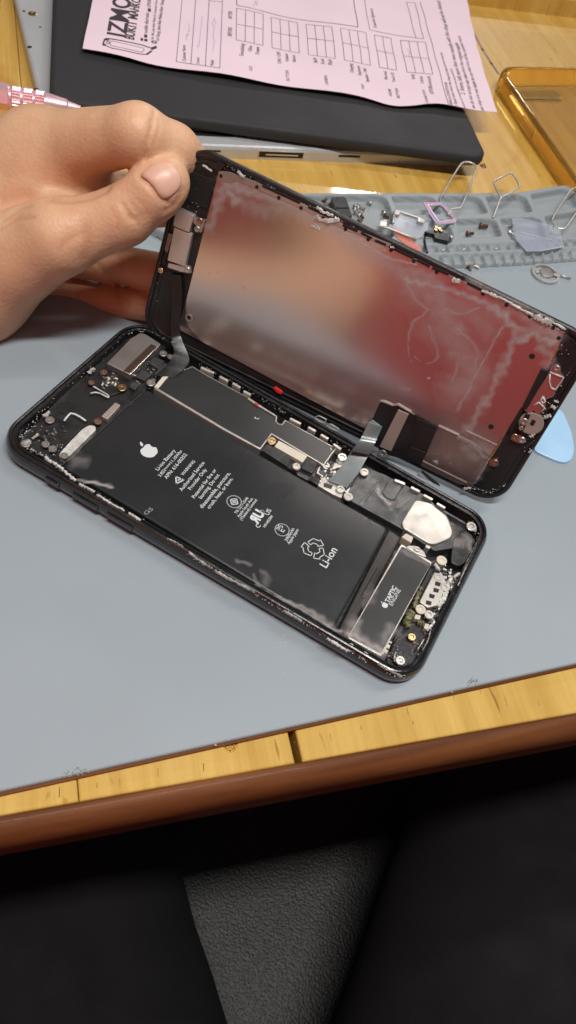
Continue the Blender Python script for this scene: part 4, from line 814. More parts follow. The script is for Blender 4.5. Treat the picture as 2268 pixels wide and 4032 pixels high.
# ------------------------------------------------------------------ screwdriver
ax0, ax1 = wp(V0, -260, 440, 15), wp(V0, 408, 550, 12.5); axd = (ax1 - ax0) / np.linalg.norm(ax1 - ax0); Ld = np.linalg.norm(ax1 - ax0)
sdv = thing('precision_screwdriver', 'pink metal precision screwdriver with three knurled bands, pointing at the hand', 'screwdriver', (ax0 + ax1) / 2 - (0, 0, 5))
def lathe(name, prof_, mat, parent, o, d, seg=48, knurl=0):
    u = np.cross(d, (0, 0, 1)); u /= np.linalg.norm(u); w_ = np.cross(d, u); V, Fc = [], []
    for s_, r_, kn in prof_:
        for k in range(seg):
            a = 2 * math.pi * k / seg; rr = r_ * (1 - kn * (.5 + .5 * math.cos(a * 24))) if kn < .5 else r_ * (math.cos(math.pi / 6) / math.cos((a % (math.pi / 3)) - math.pi / 6)); V.append(o + d * s_ + rr * (math.cos(a) * u + math.sin(a) * w_))
    n = len(prof_)
    for i in range(n - 1):
        for k in range(seg): j = (k + 1) % seg; Fc.append([i * seg + k, i * seg + j, (i + 1) * seg + j, (i + 1) * seg + k])
    Fc += [list(range(seg))[::-1], [(n - 1) * seg + k for k in range(seg)]]; return mesh(name, V, Fc, mat, parent)
def along(x): return (wp(V0, x, 0, 12) - ax0) @ axd
def ax_at(xpix):   # distance along the axis of the cross-section seen at view x
    best = min(np.linspace(0, Ld, 400), key=lambda s: abs((lambda q: CX + F * (RC[0] @ q) / (RC[2] @ q))(ax0 + axd * s - CAM) - xpix / 1.2778)); return best
R_ = 4.6
x1, x2, x3, x4, x5, x6 = [ax_at(v) for v in (62, 118, 178, 235, 335, 405)]
lathe('handle', [(0, R_ * 1.05, .9), (x1 - 1.4, R_ * 1.05, .9), (x1 - .9, R_ * .86, 0), (x1 - .3, R_ * .86, 0)], 'pink', sdv, ax0, axd)
for a, b in ((x1, x2), (x2, x3), (x3, x4)): lathe('knurled_band', [(a - .3, R_ * .85, 0), (a + .3, R_ * 1.0, .10), (b - 1.2, R_ * 1.0, .10), (b - .7, R_ * .85, 0), (b - .3, R_ * .85, 0)], 'pink', sdv, ax0, axd, 144)
lathe('collet', [(x4 - .3, R_ * .9, 0), (x5, R_ * .62, 0), (x5 + .6, R_ * .5, 0), (x6, R_ * .28, 0)], 'pink', sdv, ax0, axd); lathe('shaft', [(x6 - .2, .8, 0), (x6 + 14, .8, 0)], 'steel', sdv, ax0, axd)
# ------------------------------------------------------------------ amber phone case
CZ = 8.0
k0 = W.bp(1962, 262, CZ); kr = W.bp(2268, 268, CZ); kd = (kr - k0) / np.linalg.norm(kr - k0)
kb = W.bp(2212, 728, CZ); kv = (kb - W.bp(1965, 360, CZ)); kv /= np.linalg.norm(kv); 
kc = W.bp(1955, 255, CZ)
def cq(a, b): return kc + kd * a + kv * b
quad = [cq(0, 0), cq(92, 0), cq(92, 160), cq(0, 160)]
p = rounded(ccw(quad), 12, 14)
case = thing('phone_case', 'see-through amber rubber phone case lying open side up on the bench', 'phone case', (*cq(45, 70), WZ))
L_ = [(offset(p, 2.0), WZ + .1), (offset(p, .4), WZ + 1.2), (p, 1), (p, CZ - 1.8), (offset(p, .6), CZ - .5), (offset(p, 1.6), CZ), (offset(p, 2.6), CZ - .5), (offset(p, 3.1), CZ - 1.8), (offset(p, 3.0), 1), (offset(p, 3.4), WZ + 1.3), (offset(p, 2.0), WZ + .1)]
V, Fc = stack(W, L_, False, False); mesh('bumper_rim', V, Fc, 'amber_rim', case, True)
V, Fc = stack(W, [(offset(p, 3.5), WZ + .15), (offset(p, 3.5), WZ + 1.2)]); mesh('back_panel', V, Fc, 'amber', case)
prism2('button_cover', [cq(-.35, 42), cq(.6, 42), cq(.6, 56), cq(-.35, 56)], 0, 4.5, 'amber', case, bev=.3, r=.3)
prism2('camera_cutout_rim', rounded(ccw([cq(12, 9), cq(40, 9), cq(40, 18), cq(12, 18)]), 3), WZ + 1.45, WZ + 2.1, 'amber', case, bev=.2)
# ------------------------------------------------------------------ small things on the tray
def pin(label, pts, zs, group='bent steel eject pins on the parts tray'):
    P_ = [wp(T2, x, y, z) for (x, y), z in zip(pts, zs)]; o = tube('eject_pin', smoothline(P_, 5), .42, 'steel', None); return props(o, label, 'pin', group)
pin('long looped steel pin lying through the magenta card tray', [(165, 470), (160, 400), (165, 365), (190, 335), (270, 195), (355, 65), (400, 45), (450, 50), (488, 75), (495, 125), (450, 250), (400, 375), (370, 445), (335, 483), (270, 490), (242, 525), (230, 548)], [4, 5, 5.5, 6, 7, 8, 8, 8, 8, 7.5, 7, 6, 6, 5.5, 5.5, 5, 4.2])
pin('steel pin with a small diamond loop, upright over the tray edge', [(660, 572), (695, 485), (733, 388), (800, 350), (885, 300), (910, 262), (880, 205), (850, 162), (825, 147), (760, 178), (690, 215), (668, 245), (690, 300), (722, 358), (735, 380)], [4, 6, 8, 8.5, 9, 9, 9, 9, 9, 9, 8.5, 8.5, 8.3, 8, 7.7])
pin('steel pin with a wide loop across the clear film, cut by the photo edge', [(1215, 718), (1246, 655), (1222, 600), (1262, 520), (1330, 415), (1400, 312), (1449, 290), (1540, 300), (1560, 360), (1449, 530), (1370, 640), (1330, 678), (1270, 672)], [4.2, 5, 5.5, 6, 7, 8, 8, 8, 8, 7, 6, 5, 4.5])
st_ = thing('card_tray', 'small white card tray with a magenta and violet face', 'card tray', wp(T2, 150, 530, 3.7))
ou = ccw([P(W, T2, x, y, 5.2) for x, y in [(2, 430), (172, 424), (200, 440), (312, 592), (304, 610), (160, 626), (118, 612), (60, 530)]]); inn = ccw([P(W, T2, x, y, 5.2) for x, y in [(46, 452), (162, 442), (182, 452), (288, 576), (284, 590), (166, 606), (140, 596), (90, 520)]])
ringm('rim', W, ou, inn, 4.4, 5.2, 'sim_white', st_)
ou2 = ou + (inn - ou) * .15; in2 = ou + (inn - ou) * .72; ringm('coloured_face', W, ou2, in2, 5.1, 5.3, 'sim', st_)
br = thing('clear_bracket', 'clear plastic bracket with silver edges, beside the magenta card tray', 'bracket', wp(T1, 1000, 640, 1))
prism('plate', T1, [(900, 512), (1232, 612), (1216, 700), (1175, 740), (1115, 778), (860, 680), (845, 640), (890, 628)], 3.7, 4.3, 'cloudy', br)
for q_ in ([(905, 505), (950, 515), (1130, 575), (1190, 600)], [(765, 660), (840, 672), (1000, 735), (1112, 778)], [(770, 590), (845, 612)], [(900, 520), (888, 625)]): tube('silver_edge', [wp(T1, x, y, 4.6) for x, y in q_], .55, 'white_metal', br)
prism('lug', T1, [(768, 592), (832, 608), (826, 662), (756, 655)], 3.8, 4.9, 'white_metal', br, r=.4); prism('lug', T1, [(908, 492), (962, 508), (950, 545), (903, 535)], 4.2, 5.2, 'white_metal', br, r=.4); prism('lug', T1, [(1125, 570), (1198, 592), (1180, 622), (1120, 605)], 4.2, 5.2, 'white_metal', br, r=.4)
cn = thing('flex_connector', 'black folded flex connector with gold contacts below the card tray', 'connector', wp(T2, 150, 740, 3.7))
prism('folded_flex', T2, [(8, 702), (60, 690), (130, 690), (270, 735), (290, 755), (235, 795), (110, 765), (95, 725), (50, 720)], 3.7, 5.6, 'blackflex', cn, r=.3)
for x, y in ((125, 660), (150, 672), (118, 685), (165, 690), (268, 752)): disc('contact', T2, x, y, 4.5, 6.2, .8, 'gold' if x < 200 else 'silver', cn)
prism('ribbon_end', T2, [(172, 780), (215, 790), (205, 822), (170, 812)], 3.6, 4.0, 'brownstrip', cn, r=.2); tube('lead', [wp(T2, x, y, 4.2) for x, y in ((15, 720), (10, 790), (20, 850), (35, 905))], .45, 'blackflex', cn)
blk = thing('rubber_block', 'ridged black rubber block in the tray behind the raised display', 'block', wp(T1, 400, 460, .6))
prism('body', T1, [(305, 372), (420, 366), (445, 385), (502, 552), (485, 562), (400, 545), (340, 500), (300, 400)], .6, 4.2, 'chip', blk, r=.8, bev=.4); prism('ridge', T1, [(345, 472), (470, 472), (474, 480), (350, 482)], 4.1, 4.5, 'dark', blk, r=.1)
props(prism('plastic_film', T2, [(842, 580), (905, 568), (1295, 660), (1332, 850), (1100, 890), (980, 892), (880, 780), (850, 690)], 4.5, 4.75, 'cloudy', None, bev=.02, r=.2), 'crumpled clear plastic film lying across the tray cells', 'film')
ff = bpy.data.objects['plastic_film']; prism('folded_flap', T2, [(860, 700), (1010, 735), (1300, 800), (1332, 850), (1100, 890), (980, 892), (880, 780)], 4.8, 5.0, 'cloudy', ff, bev=.02, r=.2); tube('crease', [wp(T2, x, y, 5.1) for x, y in ((850, 692), (1010, 735), (1230, 790))], .16, 'print', ff); tube('crease', [wp(T2, x, y, 5.1) for x, y in ((1100, 890), (1330, 850), (1295, 790))], .16, 'print', ff)
props(prism('salmon_patch', T1, [(905, 640), (985, 715), (1160, 860), (1150, 890), (1090, 880), (1000, 825), (930, 760), (880, 705)], 3.75, 3.95, 'salmon_clear', None, bev=.02, r=.3), 'salmon see-through patch behind the raised display edge', 'film')  # thin see-through salmon patch lying on the tray
rg = thing('steel_ring', 'bright steel ring with a round plate and a prong on the mat', 'ring part', wp(T2, 1165, 1100, 0))
c = P(W, T2, 1162, 1100, 1.0); ex = P(W, T2, 1292, 1118, 1.0) - c; rr_ = np.linalg.norm(ex) * .98
ringm('hoop', W, circ(c, rr_, 36), circ(c, rr_ * .82, 36), .3, 1.1, 'steel', rg); disc('centre_plate', T2, 1172, 1092, .1, .9, rr_ * .5, 'silver', rg)
tube('prong', [wp(T2, x, y, .9) for x, y in ((1282, 1115), (1400, 1150))], .4, 'steel', rg); prism('bridge', T2, [(1235, 1098), (1300, 1105), (1300, 1125), (1240, 1122)], .5, 1.2, 'white_metal', rg); prism('bridge', T2, [(1040, 1045), (1062, 1040), (1105, 1090), (1075, 1095)], .5, 1.2, 'white_metal', rg)
props(prism('opening_pick', VC, [(1340, 815), (1375, 850), (1425, 970), (1442, 1080), (1425, 1140), (1385, 1162), (1330, 1150), (1240, 1110), (1180, 1080), (1230, 900)], .02, 1.0, 'blue', None, r=2.5, bev=.35), 'pale blue plastic opening pick half hidden behind the display corner', 'pry tool')
# loose screws
SC = [(T1, 525, 475, 'silver', 'leftmost silver screw of the heap beside the rubber block'), (T1, 556, 463, 'white_metal', 'bright silver screw on top of the heap beside the rubber block'), (T1, 597, 488, 'silver', 'right-hand silver screw of the heap beside the rubber block'), (T1, 538, 527, 'silver', 'lower left silver screw of the heap beside the rubber block'), (T1, 573, 536, 'white_metal', 'lower right silver screw of the heap beside the rubber block'),
      (T1, 268, 436, 'silver', 'silver screw left of the black rubber block'), (T1, 240, 408, 'rust', 'dull screw far left of the black rubber block'), (T1, 666, 430, 'silver', 'single dark silver screw in the middle of the large tray cell'), (T1, 800, 526, 'silver', 'upright silver screw near the clear bracket'), (T1, 822, 556, 'rust', 'dark screw just below the one by the clear bracket'), (T1, 572, 606, 'gold', 'gold screw below the heap, near the display edge'), (T1, 585, 575, 'rust', 'black screw between the heap and the gold screw'),
      (T2, 838, 645, 'silver', 'upper silver screw at the left end of the clear film'), (T2, 828, 715, 'silver', 'lower silver screw at the left end of the clear film'), (T2, 435, 1048, 'rust', 'dark screw on the mat just below the tray grid')]
tray_bvh = None
for v, x, y, m, lab in SC:
    z = .6 if v is T1 or y < 800 else 0
    if y > 800: z = 0.0
    c = wp(v, x, y, z + 1.0); a = rng.uniform(0, 6.28); d = np.array([math.cos(a), math.sin(a), rng.uniform(.1, .6)]); d /= np.linalg.norm(d)
    u = np.cross(d, (0, 0, 1)); u /= np.linalg.norm(u); w_ = np.cross(d, u); V, Fc = [], []; sg = 12
    for s_, r_ in ((-1.4, .45), (.3, .5), (.35, 1.05), (.8, 1.0), (1.0, .75), (1.0, .4), (.75, .3)):
        for k in range(sg): t_ = 2 * math.pi * k / sg; V.append(c + d * s_ + r_ * (math.cos(t_) * u + math.sin(t_) * w_))
    for i in range(6):
        for k in range(sg): j = (k + 1) % sg; Fc.append([i * sg + k, i * sg + j, (i + 1) * sg + j, (i + 1) * sg + k])
    Fc += [list(range(sg))[::-1], [6 * sg + k for k in range(sg)]]
    props(mesh('loose_screw', V, Fc, m), lab, 'screw', 'loose screws lying about the parts tray')
for v, q_, r_, z, m, lab in ((T2, [(535, 645), (608, 658)], 1.1, 1.2, 'rust', 'brown cylindrical pin in the middle tray cell'), (T2, [(412, 725), (472, 722)], .9, 1.2, 'rust', 'shorter brown screw below the cylindrical pin')):
    o = tube('brown_pin', [wp(v, *q_[0], z + .6), wp(v, (q_[0][0] * .7 + q_[1][0] * .3), (q_[0][1] * .7 + q_[1][1] * .3), z + .6), wp(v, *q_[1], z + .6)], [r_ * 1.35, r_ * .8, r_ * .8], m, None, 12); props(o, lab, 'screw')
def chip_obj(name, v, x, y, z, s, m, lab, cat):
    V = []; 
    for k in range(10): a = 2 * math.pi * k / 10; r_ = s * rng.uniform(.7, 1.2); V.append(wp(v, x, y, z) + (r_ * math.cos(a), r_ * math.sin(a), 0))
    V += [wp(v, x, y, z) + (s * .3 * math.cos(k), s * .3 * math.sin(k), s * rng.uniform(.7, 1.2)) for k in range(3)]
    Fc = [[i, (i + 1) % 10, 10 + (i * 3 // 10)] for i in range(10)] + [[10, 11, 12]]
    return props(mesh(name, V, Fc, m), lab, cat)
chip_obj('white_crumb', T1, 337, 26, WZ, 1.5, 'crumb', 'white crumb on the pine in front of the laptop base', 'crumb'); chip_obj('metal_clip', T2, 565, 85, WZ, 1.6, 'rust', 'small rusty clip on the pine right of the black panel', 'clip')
for x, y, lab in ((378, 875, 'bent silver sliver in the third grid cell of the tray'), (685, 866, 'silver sliver in the middle grid cells of the tray'), (180, 880, 'silver sliver in a left grid cell, nearest the display')): props(tube('metal_sliver', smoothline([wp(T2, x - 14, y - 4, 1.9), wp(T2, x + 2, y + 6, 2.1), wp(T2, x + 16, y - 8, 2.4)], 4), .45, 'white_metal'), lab, 'metal scrap', 'silver slivers near the tray grid')
props(tube('metal_sliver', smoothline([wp(T2, 468, 1032, .5), wp(T2, 500, 1036, .8), wp(T2, 526, 1054, .5)], 4), .6, 'white_metal'), 'bright silver sliver on the mat just below the tray grid', 'metal scrap', 'silver slivers near the tray grid')
# dust, specks
V, Fc = [], []
def speck(p, s):
    k = len(V); V.extend([p + (s, 0, 0), p + (-s * .5, s * .8, 0), p + (-s * .5, -s * .8, 0), p + (0, 0, s)]); Fc.extend([[k, k + 1, k + 3], [k + 1, k + 2, k + 3], [k + 2, k, k + 3]])
for x, y, s in ((1115, 2649, .3), (1123, 2529, .3), (1120, 2503, .3), (1780, 2724, .35), (849, 2933, .45), (1690, 2726, .25), (730, 2533, .15), (1560, 1250, .2), (1080, 2550, .15)): speck(wp(VF, x, y, .02), s)
for i in range(260): p = wp(VF, rng.uniform(0, 2268), rng.uniform(1100, 3000), .02); speck(p, rng.uniform(.035, .1))
for i in range(220): p = np.array([*bench_pt(rng.uniform(-10, 200), rng.uniform(.8, 7)), WZ + .02]); speck(p, rng.uniform(.07, .2))
for i in range(90): p = wp(VF, rng.uniform(700, 2268), rng.uniform(100, 760), WZ + .02); speck(p, rng.uniform(.1, .3))
props(mesh('dust', V, Fc, 'crumb'), 'white dust specks scattered over mat and bench', 'dust', kind='stuff')
for (x, y), lab in (((295, 3045), 'clump of clear glue flakes on the left part of the mat edge'), ((1865, 2682), 'clump of clear glue flakes on the right part of the mat edge')):
    V, Fc = [], []
    for i in range(34): a = rng.normal(size=2) * (1.3, .55); q = W.bp(x, y, .05) + ed * a[0] + en * a[1]; speck(np.array([*q, rng.uniform(.02, .7)]), rng.uniform(.1, .28))
    props(mesh('glue_flakes', V, Fc, 'residue'), lab, 'glue')
V, Fc = [], []
props(prism('amber_chip', VL, [(1125, 560), (1200, 545), (1180, 582), (1160, 588)], WZ + .02, WZ + .6, 'amber', None, r=.3), 'small amber chip on the pine strip below the mat edge', 'chip')
# ------------------------------------------------------------------ stool and floor
SZ = -300.0
seat = [W.bp(x * 1.5652, y * 1.5652, SZ) for x, y in ((150, 1500), (1350, 1500), (1300, 3000), (200, 3000))]
cs = np.mean(seat, 0); 
st_l = thing('stool', 'dark stool with pebbled grey leather seat below the bench edge', 'stool', (*cs, -520))
A = np.linspace(-1, 1, 80); V, Fc = [], []
for i in range(80):
    for j in range(80):
        x, y = A[i], A[j]; r_ = (abs(x) ** 4 + abs(y) ** 4) ** .25; z = SZ + 6 * (1 - r_ ** 4) - 6 + .9 * math.sin(9 * x + 3 * y) * math.exp(-((y + .1) / .6) ** 2); V.append((cs[0] + x * 190, cs[1] + y * 190, z))
for i in range(79):
    for j in range(79): Fc.append([i * 80 + j, (i + 1) * 80 + j, (i + 1) * 80 + j + 1, i * 80 + j + 1])
mesh('seat', V, Fc, 'leather', st_l, True); prism2('seat_base', [cs + (-188, -188), cs + (188, -188), cs + (188, 188), cs + (-188, 188)], SZ - 40, SZ - 14, 'trouser', st_l)
tube('stem', [(cs[0], cs[1], SZ - 41), (cs[0], cs[1], -740)], 28, 'trouser', st_l, 20)
props(mesh('floor', [(-1500, -1500, -750), (1500, -1500, -750), (1500, 1500, -750), (-1500, 1500, -750)], [[0, 1, 2, 3]], 'floor'), 'dark floor below the bench', 'floor', kind='structure'); bpy.data.objects['floor'].pop('category', None)
# ------------------------------------------------------------------ the person: hand, thighs, torso
person = thing('person', 'seated person in dark trousers, left hand lifting the display by its end', 'person', (*(e0 + ed * 60 - en * 90), -300))
def ray_at(x, y, fr=SF, n=0): return fr.w(*fr.bp(x, y, n), n)
def H(x, y, n): return ray_at(x, y, SF, n)
EL = np.array([-22., -240., -12.])
segs = [  # (p0, r0, p1, r1)
    (H(150, 600, 2), 11.5, H(540, 527, 8), 7.7), (H(540, 527, 8), 7.7, H(682, 592, -1), 7.0), (H(682, 592, -1), 7.0, H(785, 678, -10.5), 6.0),       # index
    (H(150, 780, -6), 11, H(600, 785, -13), 7.8), (H(600, 785, -13), 7.8, H(850, 830, -11), 6.5),                                               # middle
    (H(120, 960, -8), 10.5, H(420, 1030, -14), 6.4), (H(420, 1030, -14), 6.4, H(760, 1100, -11), 6.6),                                          # ring
    (H(60, 1120, -4), 9.5, H(330, 1175, -12), 5.8), (H(330, 1175, -12), 5.8, H(730, 1222, -9.5), 5.0),                                            # little
    (H(655, 715, 8.5), 6.9, H(610, 752, 10), 7.5), (H(610, 752, 10), 7.5, H(488, 850, 14), 8.0), (H(488, 850, 14), 8.0, H(235, 935, 22), 10.5), (H(235, 935, 22), 10.5, H(-130, 1115, 22), 18.5),  # thumb
    (H(-130, 1115, 22), 18.5, H(-600, 1250, 25), 20), (H(-600, 1250, 25), 20, EL, 26),
    (H(150, 600, 2), 11.5, H(-350, 860, 12), 17), (H(150, 780, -6), 11, H(-350, 960, 8), 16), (H(120, 960, -8), 10.5, H(-350, 1100, 8), 16), (H(60, 1120, -4), 9.5, H(-400, 1200, 12), 16),
    (H(150, 640, 3), 11, H(365, 735, 0), 7.5), (H(120, 720, 8), 10, H(-150, 980, 18), 15), (H(-350, 860, 12), 17, H(-900, 1080, 14), 23), (H(-900, 1080, 14), 23, EL, 33), (EL, 33, np.array([-120., -300., 110.]), 40)]
def sd_all(Q, ks=(4.5,)):
    out = None
    for i, (a, ra, b, rb) in enumerate(segs):
        e = b - a; t = np.clip(((Q - a) @ e) / (e @ e), 0, 1); d = np.linalg.norm(Q - a - t[:, None] * e, axis=1) - (ra + (rb - ra) * t)
        k = 2.6 if i < 13 else 7.0
        if out is None: out = d
        else: h = np.clip(.5 + .5 * (out - d) / k, 0, 1); out = out * (1 - h) + d * h - k * h * (1 - h)
    return out
def fingers_sd(Q):
    # each digit is blended within itself and with the palm, digits stay apart from one another
    def cap(i):
        a, ra, b, rb = segs[i]; e = b - a; t = np.clip(((Q - a) @ e) / (e @ e), 0, 1); return np.linalg.norm(Q - a - t[:, None] * e, axis=1) - (ra + (rb - ra) * t)
    def sm(x, y, k): h = np.clip(.5 + .5 * (x - y) / k, 0, 1); return x * (1 - h) + y * h - k * h * (1 - h)
    palm = None
    for i in range(13, len(segs)): palm = cap(i) if palm is None else sm(palm, cap(i), 9)
    res = palm
    for grp, kk in (((0, 1, 2), 6.0), ((3, 4), 5), ((5, 6), 5), ((7, 8), 5), ((9, 10, 11, 12), 9.0)):
        f = None
        for i in grp: f = cap(i) if f is None else sm(f, cap(i), 3.5)
        f = sm(f, palm, kk); res = np.minimum(res, f)
    return res
allp = np.array([p for s in segs for p in (s[0], s[2])]); vis = allp
lo = np.maximum(vis.min(0) - 26, (-330, -260, -60)); hi = vis.max(0) + 14; h_ = .82
gx, gy, gz = [np.arange(a, b, h_) for a, b in zip(lo, hi)]
nx, ny, nz = len(gx), len(gy), len(gz); G = np.full((nx, ny, nz), 5.0, np.float32)
YY, ZZ = np.meshgrid(gy, gz, indexing='ij')
for i in range(nx):
    Q = np.stack([np.full(YY.size, gx[i]), YY.ravel(), ZZ.ravel()], 1); G[i] = fingers_sd(Q).reshape(YY.shape)
def surface_nets(G, o, h):
    s = G < 0; nx, ny, nz = G.shape
    c = [s[:-1, :-1, :-1], s[1:, :-1, :-1], s[:-1, 1:, :-1], s[1:, 1:, :-1], s[:-1, :-1, 1:], s[1:, :-1, 1:], s[:-1, 1:, 1:], s[1:, 1:, 1:]]
    cnt = sum(a.astype(int) for a in c); act = (cnt > 0) & (cnt < 8); ids = -np.ones(act.shape, int); ids[act] = np.arange(act.sum()); I, J, K_ = np.nonzero(act)
    acc = np.zeros((len(I), 3)); num = np.zeros(len(I)); off = [(0, 0, 0), (1, 0, 0), (0, 1, 0), (1, 1, 0), (0, 0, 1), (1, 0, 1), (0, 1, 1), (1, 1, 1)]
    for a in range(8):
        for b in range(a + 1, 8):
            da = np.array(off[b]) - off[a]
            if abs(da).sum() != 1: continue
            ga = G[I + off[a][0], J + off[a][1], K_ + off[a][2]]; gb = G[I + off[b][0], J + off[b][1], K_ + off[b][2]]; m = (ga < 0) != (gb < 0)
            t = np.where(m, ga / (ga - gb + 1e-12), 0); acc += np.where(m[:, None], np.array(off[a]) + t[:, None] * da, 0); num += m
    V = (np.stack([I, J, K_], 1) + acc / num[:, None]) * h + o; Fq = []
    for ax in range(3):
        sl0 = [slice(None)] * 3; sl1 = [slice(None)] * 3; sl0[ax] = slice(0, -1); sl1[ax] = slice(1, None); d = s[tuple(sl0)] != s[tuple(sl1)]; A, B, C = np.nonzero(d); flip = s[tuple(sl0)][A, B, C]
        o1, o2 = [(1, 2), (2, 0), (0, 1)][ax]; idx = np.stack([A, B, C], 1); ok = (idx[:, o1] > 0) & (idx[:, o2] > 0) & (idx[:, o1] < G.shape[o1] - 1) & (idx[:, o2] < G.shape[o2] - 1); idx = idx[ok]; flip = flip[ok]
        def g(d1, d2): q = idx.copy(); q[:, o1] -= d1; q[:, o2] -= d2; return ids[q[:, 0], q[:, 1], q[:, 2]]
        q = np.stack([g(1, 1), g(0, 1), g(0, 0), g(1, 0)], 1); q[~flip] = q[~flip][:, ::-1]; Fq.append(q)
    return V, np.concatenate(Fq)
HV, HF = surface_nets(G, np.array([gx[0], gy[0], gz[0]]), h_)
HF = HF[(HF >= 0).all(1)]
def relax(V, Fq, it):
    n = len(V)
    for _ in range(it):
        acc = np.zeros((n, 3)); cnt = np.zeros(n)
        for a, b in ((0, 1), (1, 2), (2, 3), (3, 0)):
            for p_, q_ in ((a, b), (b, a)): np.add.at(acc, Fq[:, p_], V[Fq[:, q_]]); np.add.at(cnt, Fq[:, p_], 1)
        V = V * .5 + .5 * acc / np.maximum(cnt, 1)[:, None]
    return V
HV = relax(HV, HF, 9)
# knuckle folds and creases: lines measured on the visible skin, pressed into the surface
bv = BVHTree.FromPolygons([Vector(v) for v in HV.tolist()], HF.tolist())
def hit(v, x, y):
    d = ray(*px(v, x, y)); r = bv.ray_cast(Vector(CAM), Vector(d).normalized()); return None if r[0] is None else (np.array(r[0]), np.array(r[1]))
nrm = np.zeros_like(HV); fn = np.cross(HV[HF[:, 2]] - HV[HF[:, 0]], HV[HF[:, 3]] - HV[HF[:, 1]])
for k in range(4): np.add.at(nrm, HF[:, k], fn)
nrm /= np.linalg.norm(nrm, axis=1)[:, None] + 1e-9
if (nrm[np.argmax(HV[:, 2])] @ np.array([0, 0, 1])) < 0: nrm = -nrm
disp_ = np.zeros(len(HV)); flush_shade = np.zeros(len(HV))
creases = [(V0, [(778, 560), (765, 650), (735, 740), (728, 800)], .6, .7), (V0, [(800, 600), (790, 680), (765, 740)], .3, .6), (V5S, [(610, 385), (650, 425), (648, 470)], .22, .5), (V5S, [(690, 365), (725, 395), (745, 440)], .2, .5), (V5S, [(655, 460), (695, 448), (735, 468)], .2, .5), (V5S, [(560, 420), (590, 470), (590, 520)], .16, .6), (V5S, [(20, 470), (90, 420), (150, 400)], .3, .8), (V5S, [(0, 520), (80, 470), (170, 455)], .25, .8), (V5S, [(300, 610), (350, 560), (420, 540)], .2, 1.0), (V5S, [(590, 790), (600, 850)], .4, .8), (V5S, [(590, 650), (610, 720)], .4, .8), (V0, [(760, 600), (750, 700)], .3, .7), 
           (V0, [(0, 1010), (80, 1000), (170, 985), (330, 1000), (430, 990), (520, 960)], 1.2, 2.2), (V0, [(740, 840), (700, 880), (760, 940), (800, 990), (850, 1020)], .5, .8), (V0, [(920, 960), (880, 1030), (830, 1060)], .4, .9),
           (V5S, [(620, 400), (650, 450), (700, 470)], .22, .8), (V5S, [(660, 380), (690, 420), (735, 440)], .2, .7), (V5S, [(640, 430), (680, 470), (700, 490)], .15, .7), (V5S, [(430, 500), (440, 580), (420, 660)], .3, 2.2), (V5S, [(0, 420), (70, 380), (140, 350)], .4, 1.4), (V5S, [(480, 680), (520, 730)], .5, 1.5)]
for v, pts, dep, wd in creases:
    L = smoothline([np.array(p_, float) for p_ in pts], 8); h3 = [hit(v, x, y) for x, y in L]; h3 = [a[0] for a in h3 if a]
    if len(h3) < 2: continue
    h3 = np.array(h3); lo_, hi_ = h3.min(0) - 8, h3.max(0) + 8; mk = np.nonzero(((HV > lo_) & (HV < hi_)).all(1))[0]
    d = np.min(np.linalg.norm(HV[mk][:, None] - h3[None], axis=2), axis=1); disp_[mk] -= dep * np.exp(-(d / wd) ** 2)
    flush_shade[mk] = np.maximum(flush_shade[mk], .4 * np.exp(-(d / (wd * .9)) ** 2))  # folds also coloured darker, painting in the shade that lies in them
for v, x, y, dep, wd, fl in ((V0, 640, 1030, .5, 8, .25), (V0, 870, 1000, 0, 7, .3), (V5S, 600, 750, 0, 30, .2), (V5S, 500, 880, 0, 30, .2), (V0, 600, 920, 0, 22, .3), (V5S, 100, 900, 0, 22, .3), (V0, 950, 720, 0, 10, .25)):
    h3 = hit(v, x, y)
    if h3: d = np.linalg.norm(HV - h3[0], axis=1); disp_ += dep * np.exp(-(d / wd) ** 2); flush_shade = np.maximum(flush_shade, fl * np.exp(-(d / wd) ** 2))
HV2 = HV + nrm * disp_[:, None]
hand = mesh('hand', HV2, HF.tolist(), 'skin', person, True, attr={'flush_shade': np.clip(flush_shade, 0, 1)})
# thumbnail laid on the skin
bv = BVHTree.FromPolygons([Vector(v) for v in HV2.tolist()], HF.tolist())
outl = [(700, 884), (735, 848), (795, 815), (850, 812), (895, 842), (918, 890), (916, 935), (885, 975), (845, 1004), (815, 1006), (798, 985), (770, 942), (735, 905)]
outl = np.array(rounded(outl, 22, 3)); cen = outl.mean(0); rings = [1, .93, .8, .6, .4, .2]; V = []
ok = True
for ri, s_ in enumerate(rings):
    for p_ in outl:
        q_ = cen + (p_ - cen) * s_; hh = hit(V0, *q_)
        if hh is None: hh = hit(V0, *(cen + (p_ - cen) * s_ * .8)); 
        if hh is None: ok = False; break
        nn = hh[1]; nn = nn if nn @ ray(*px(V0, *q_)) < 0 else -nn; V.append(hh[0] + nn * ((-.25) if ri == 0 else (.28 if ri == 1 else .5 + .15 * (1 - s_))))
    if not ok: break
if ok:
    n_ = len(outl); Fc = [[r * n_ + i, r * n_ + (i + 1) % n_, (r + 1) * n_ + (i + 1) % n_, (r + 1) * n_ + i] for r in range(len(rings) - 1) for i in range(n_)] + [[(len(rings) - 1) * n_ + i for i in range(n_)]]
    mesh('nail', V, Fc, 'skin_nail', hand, True)
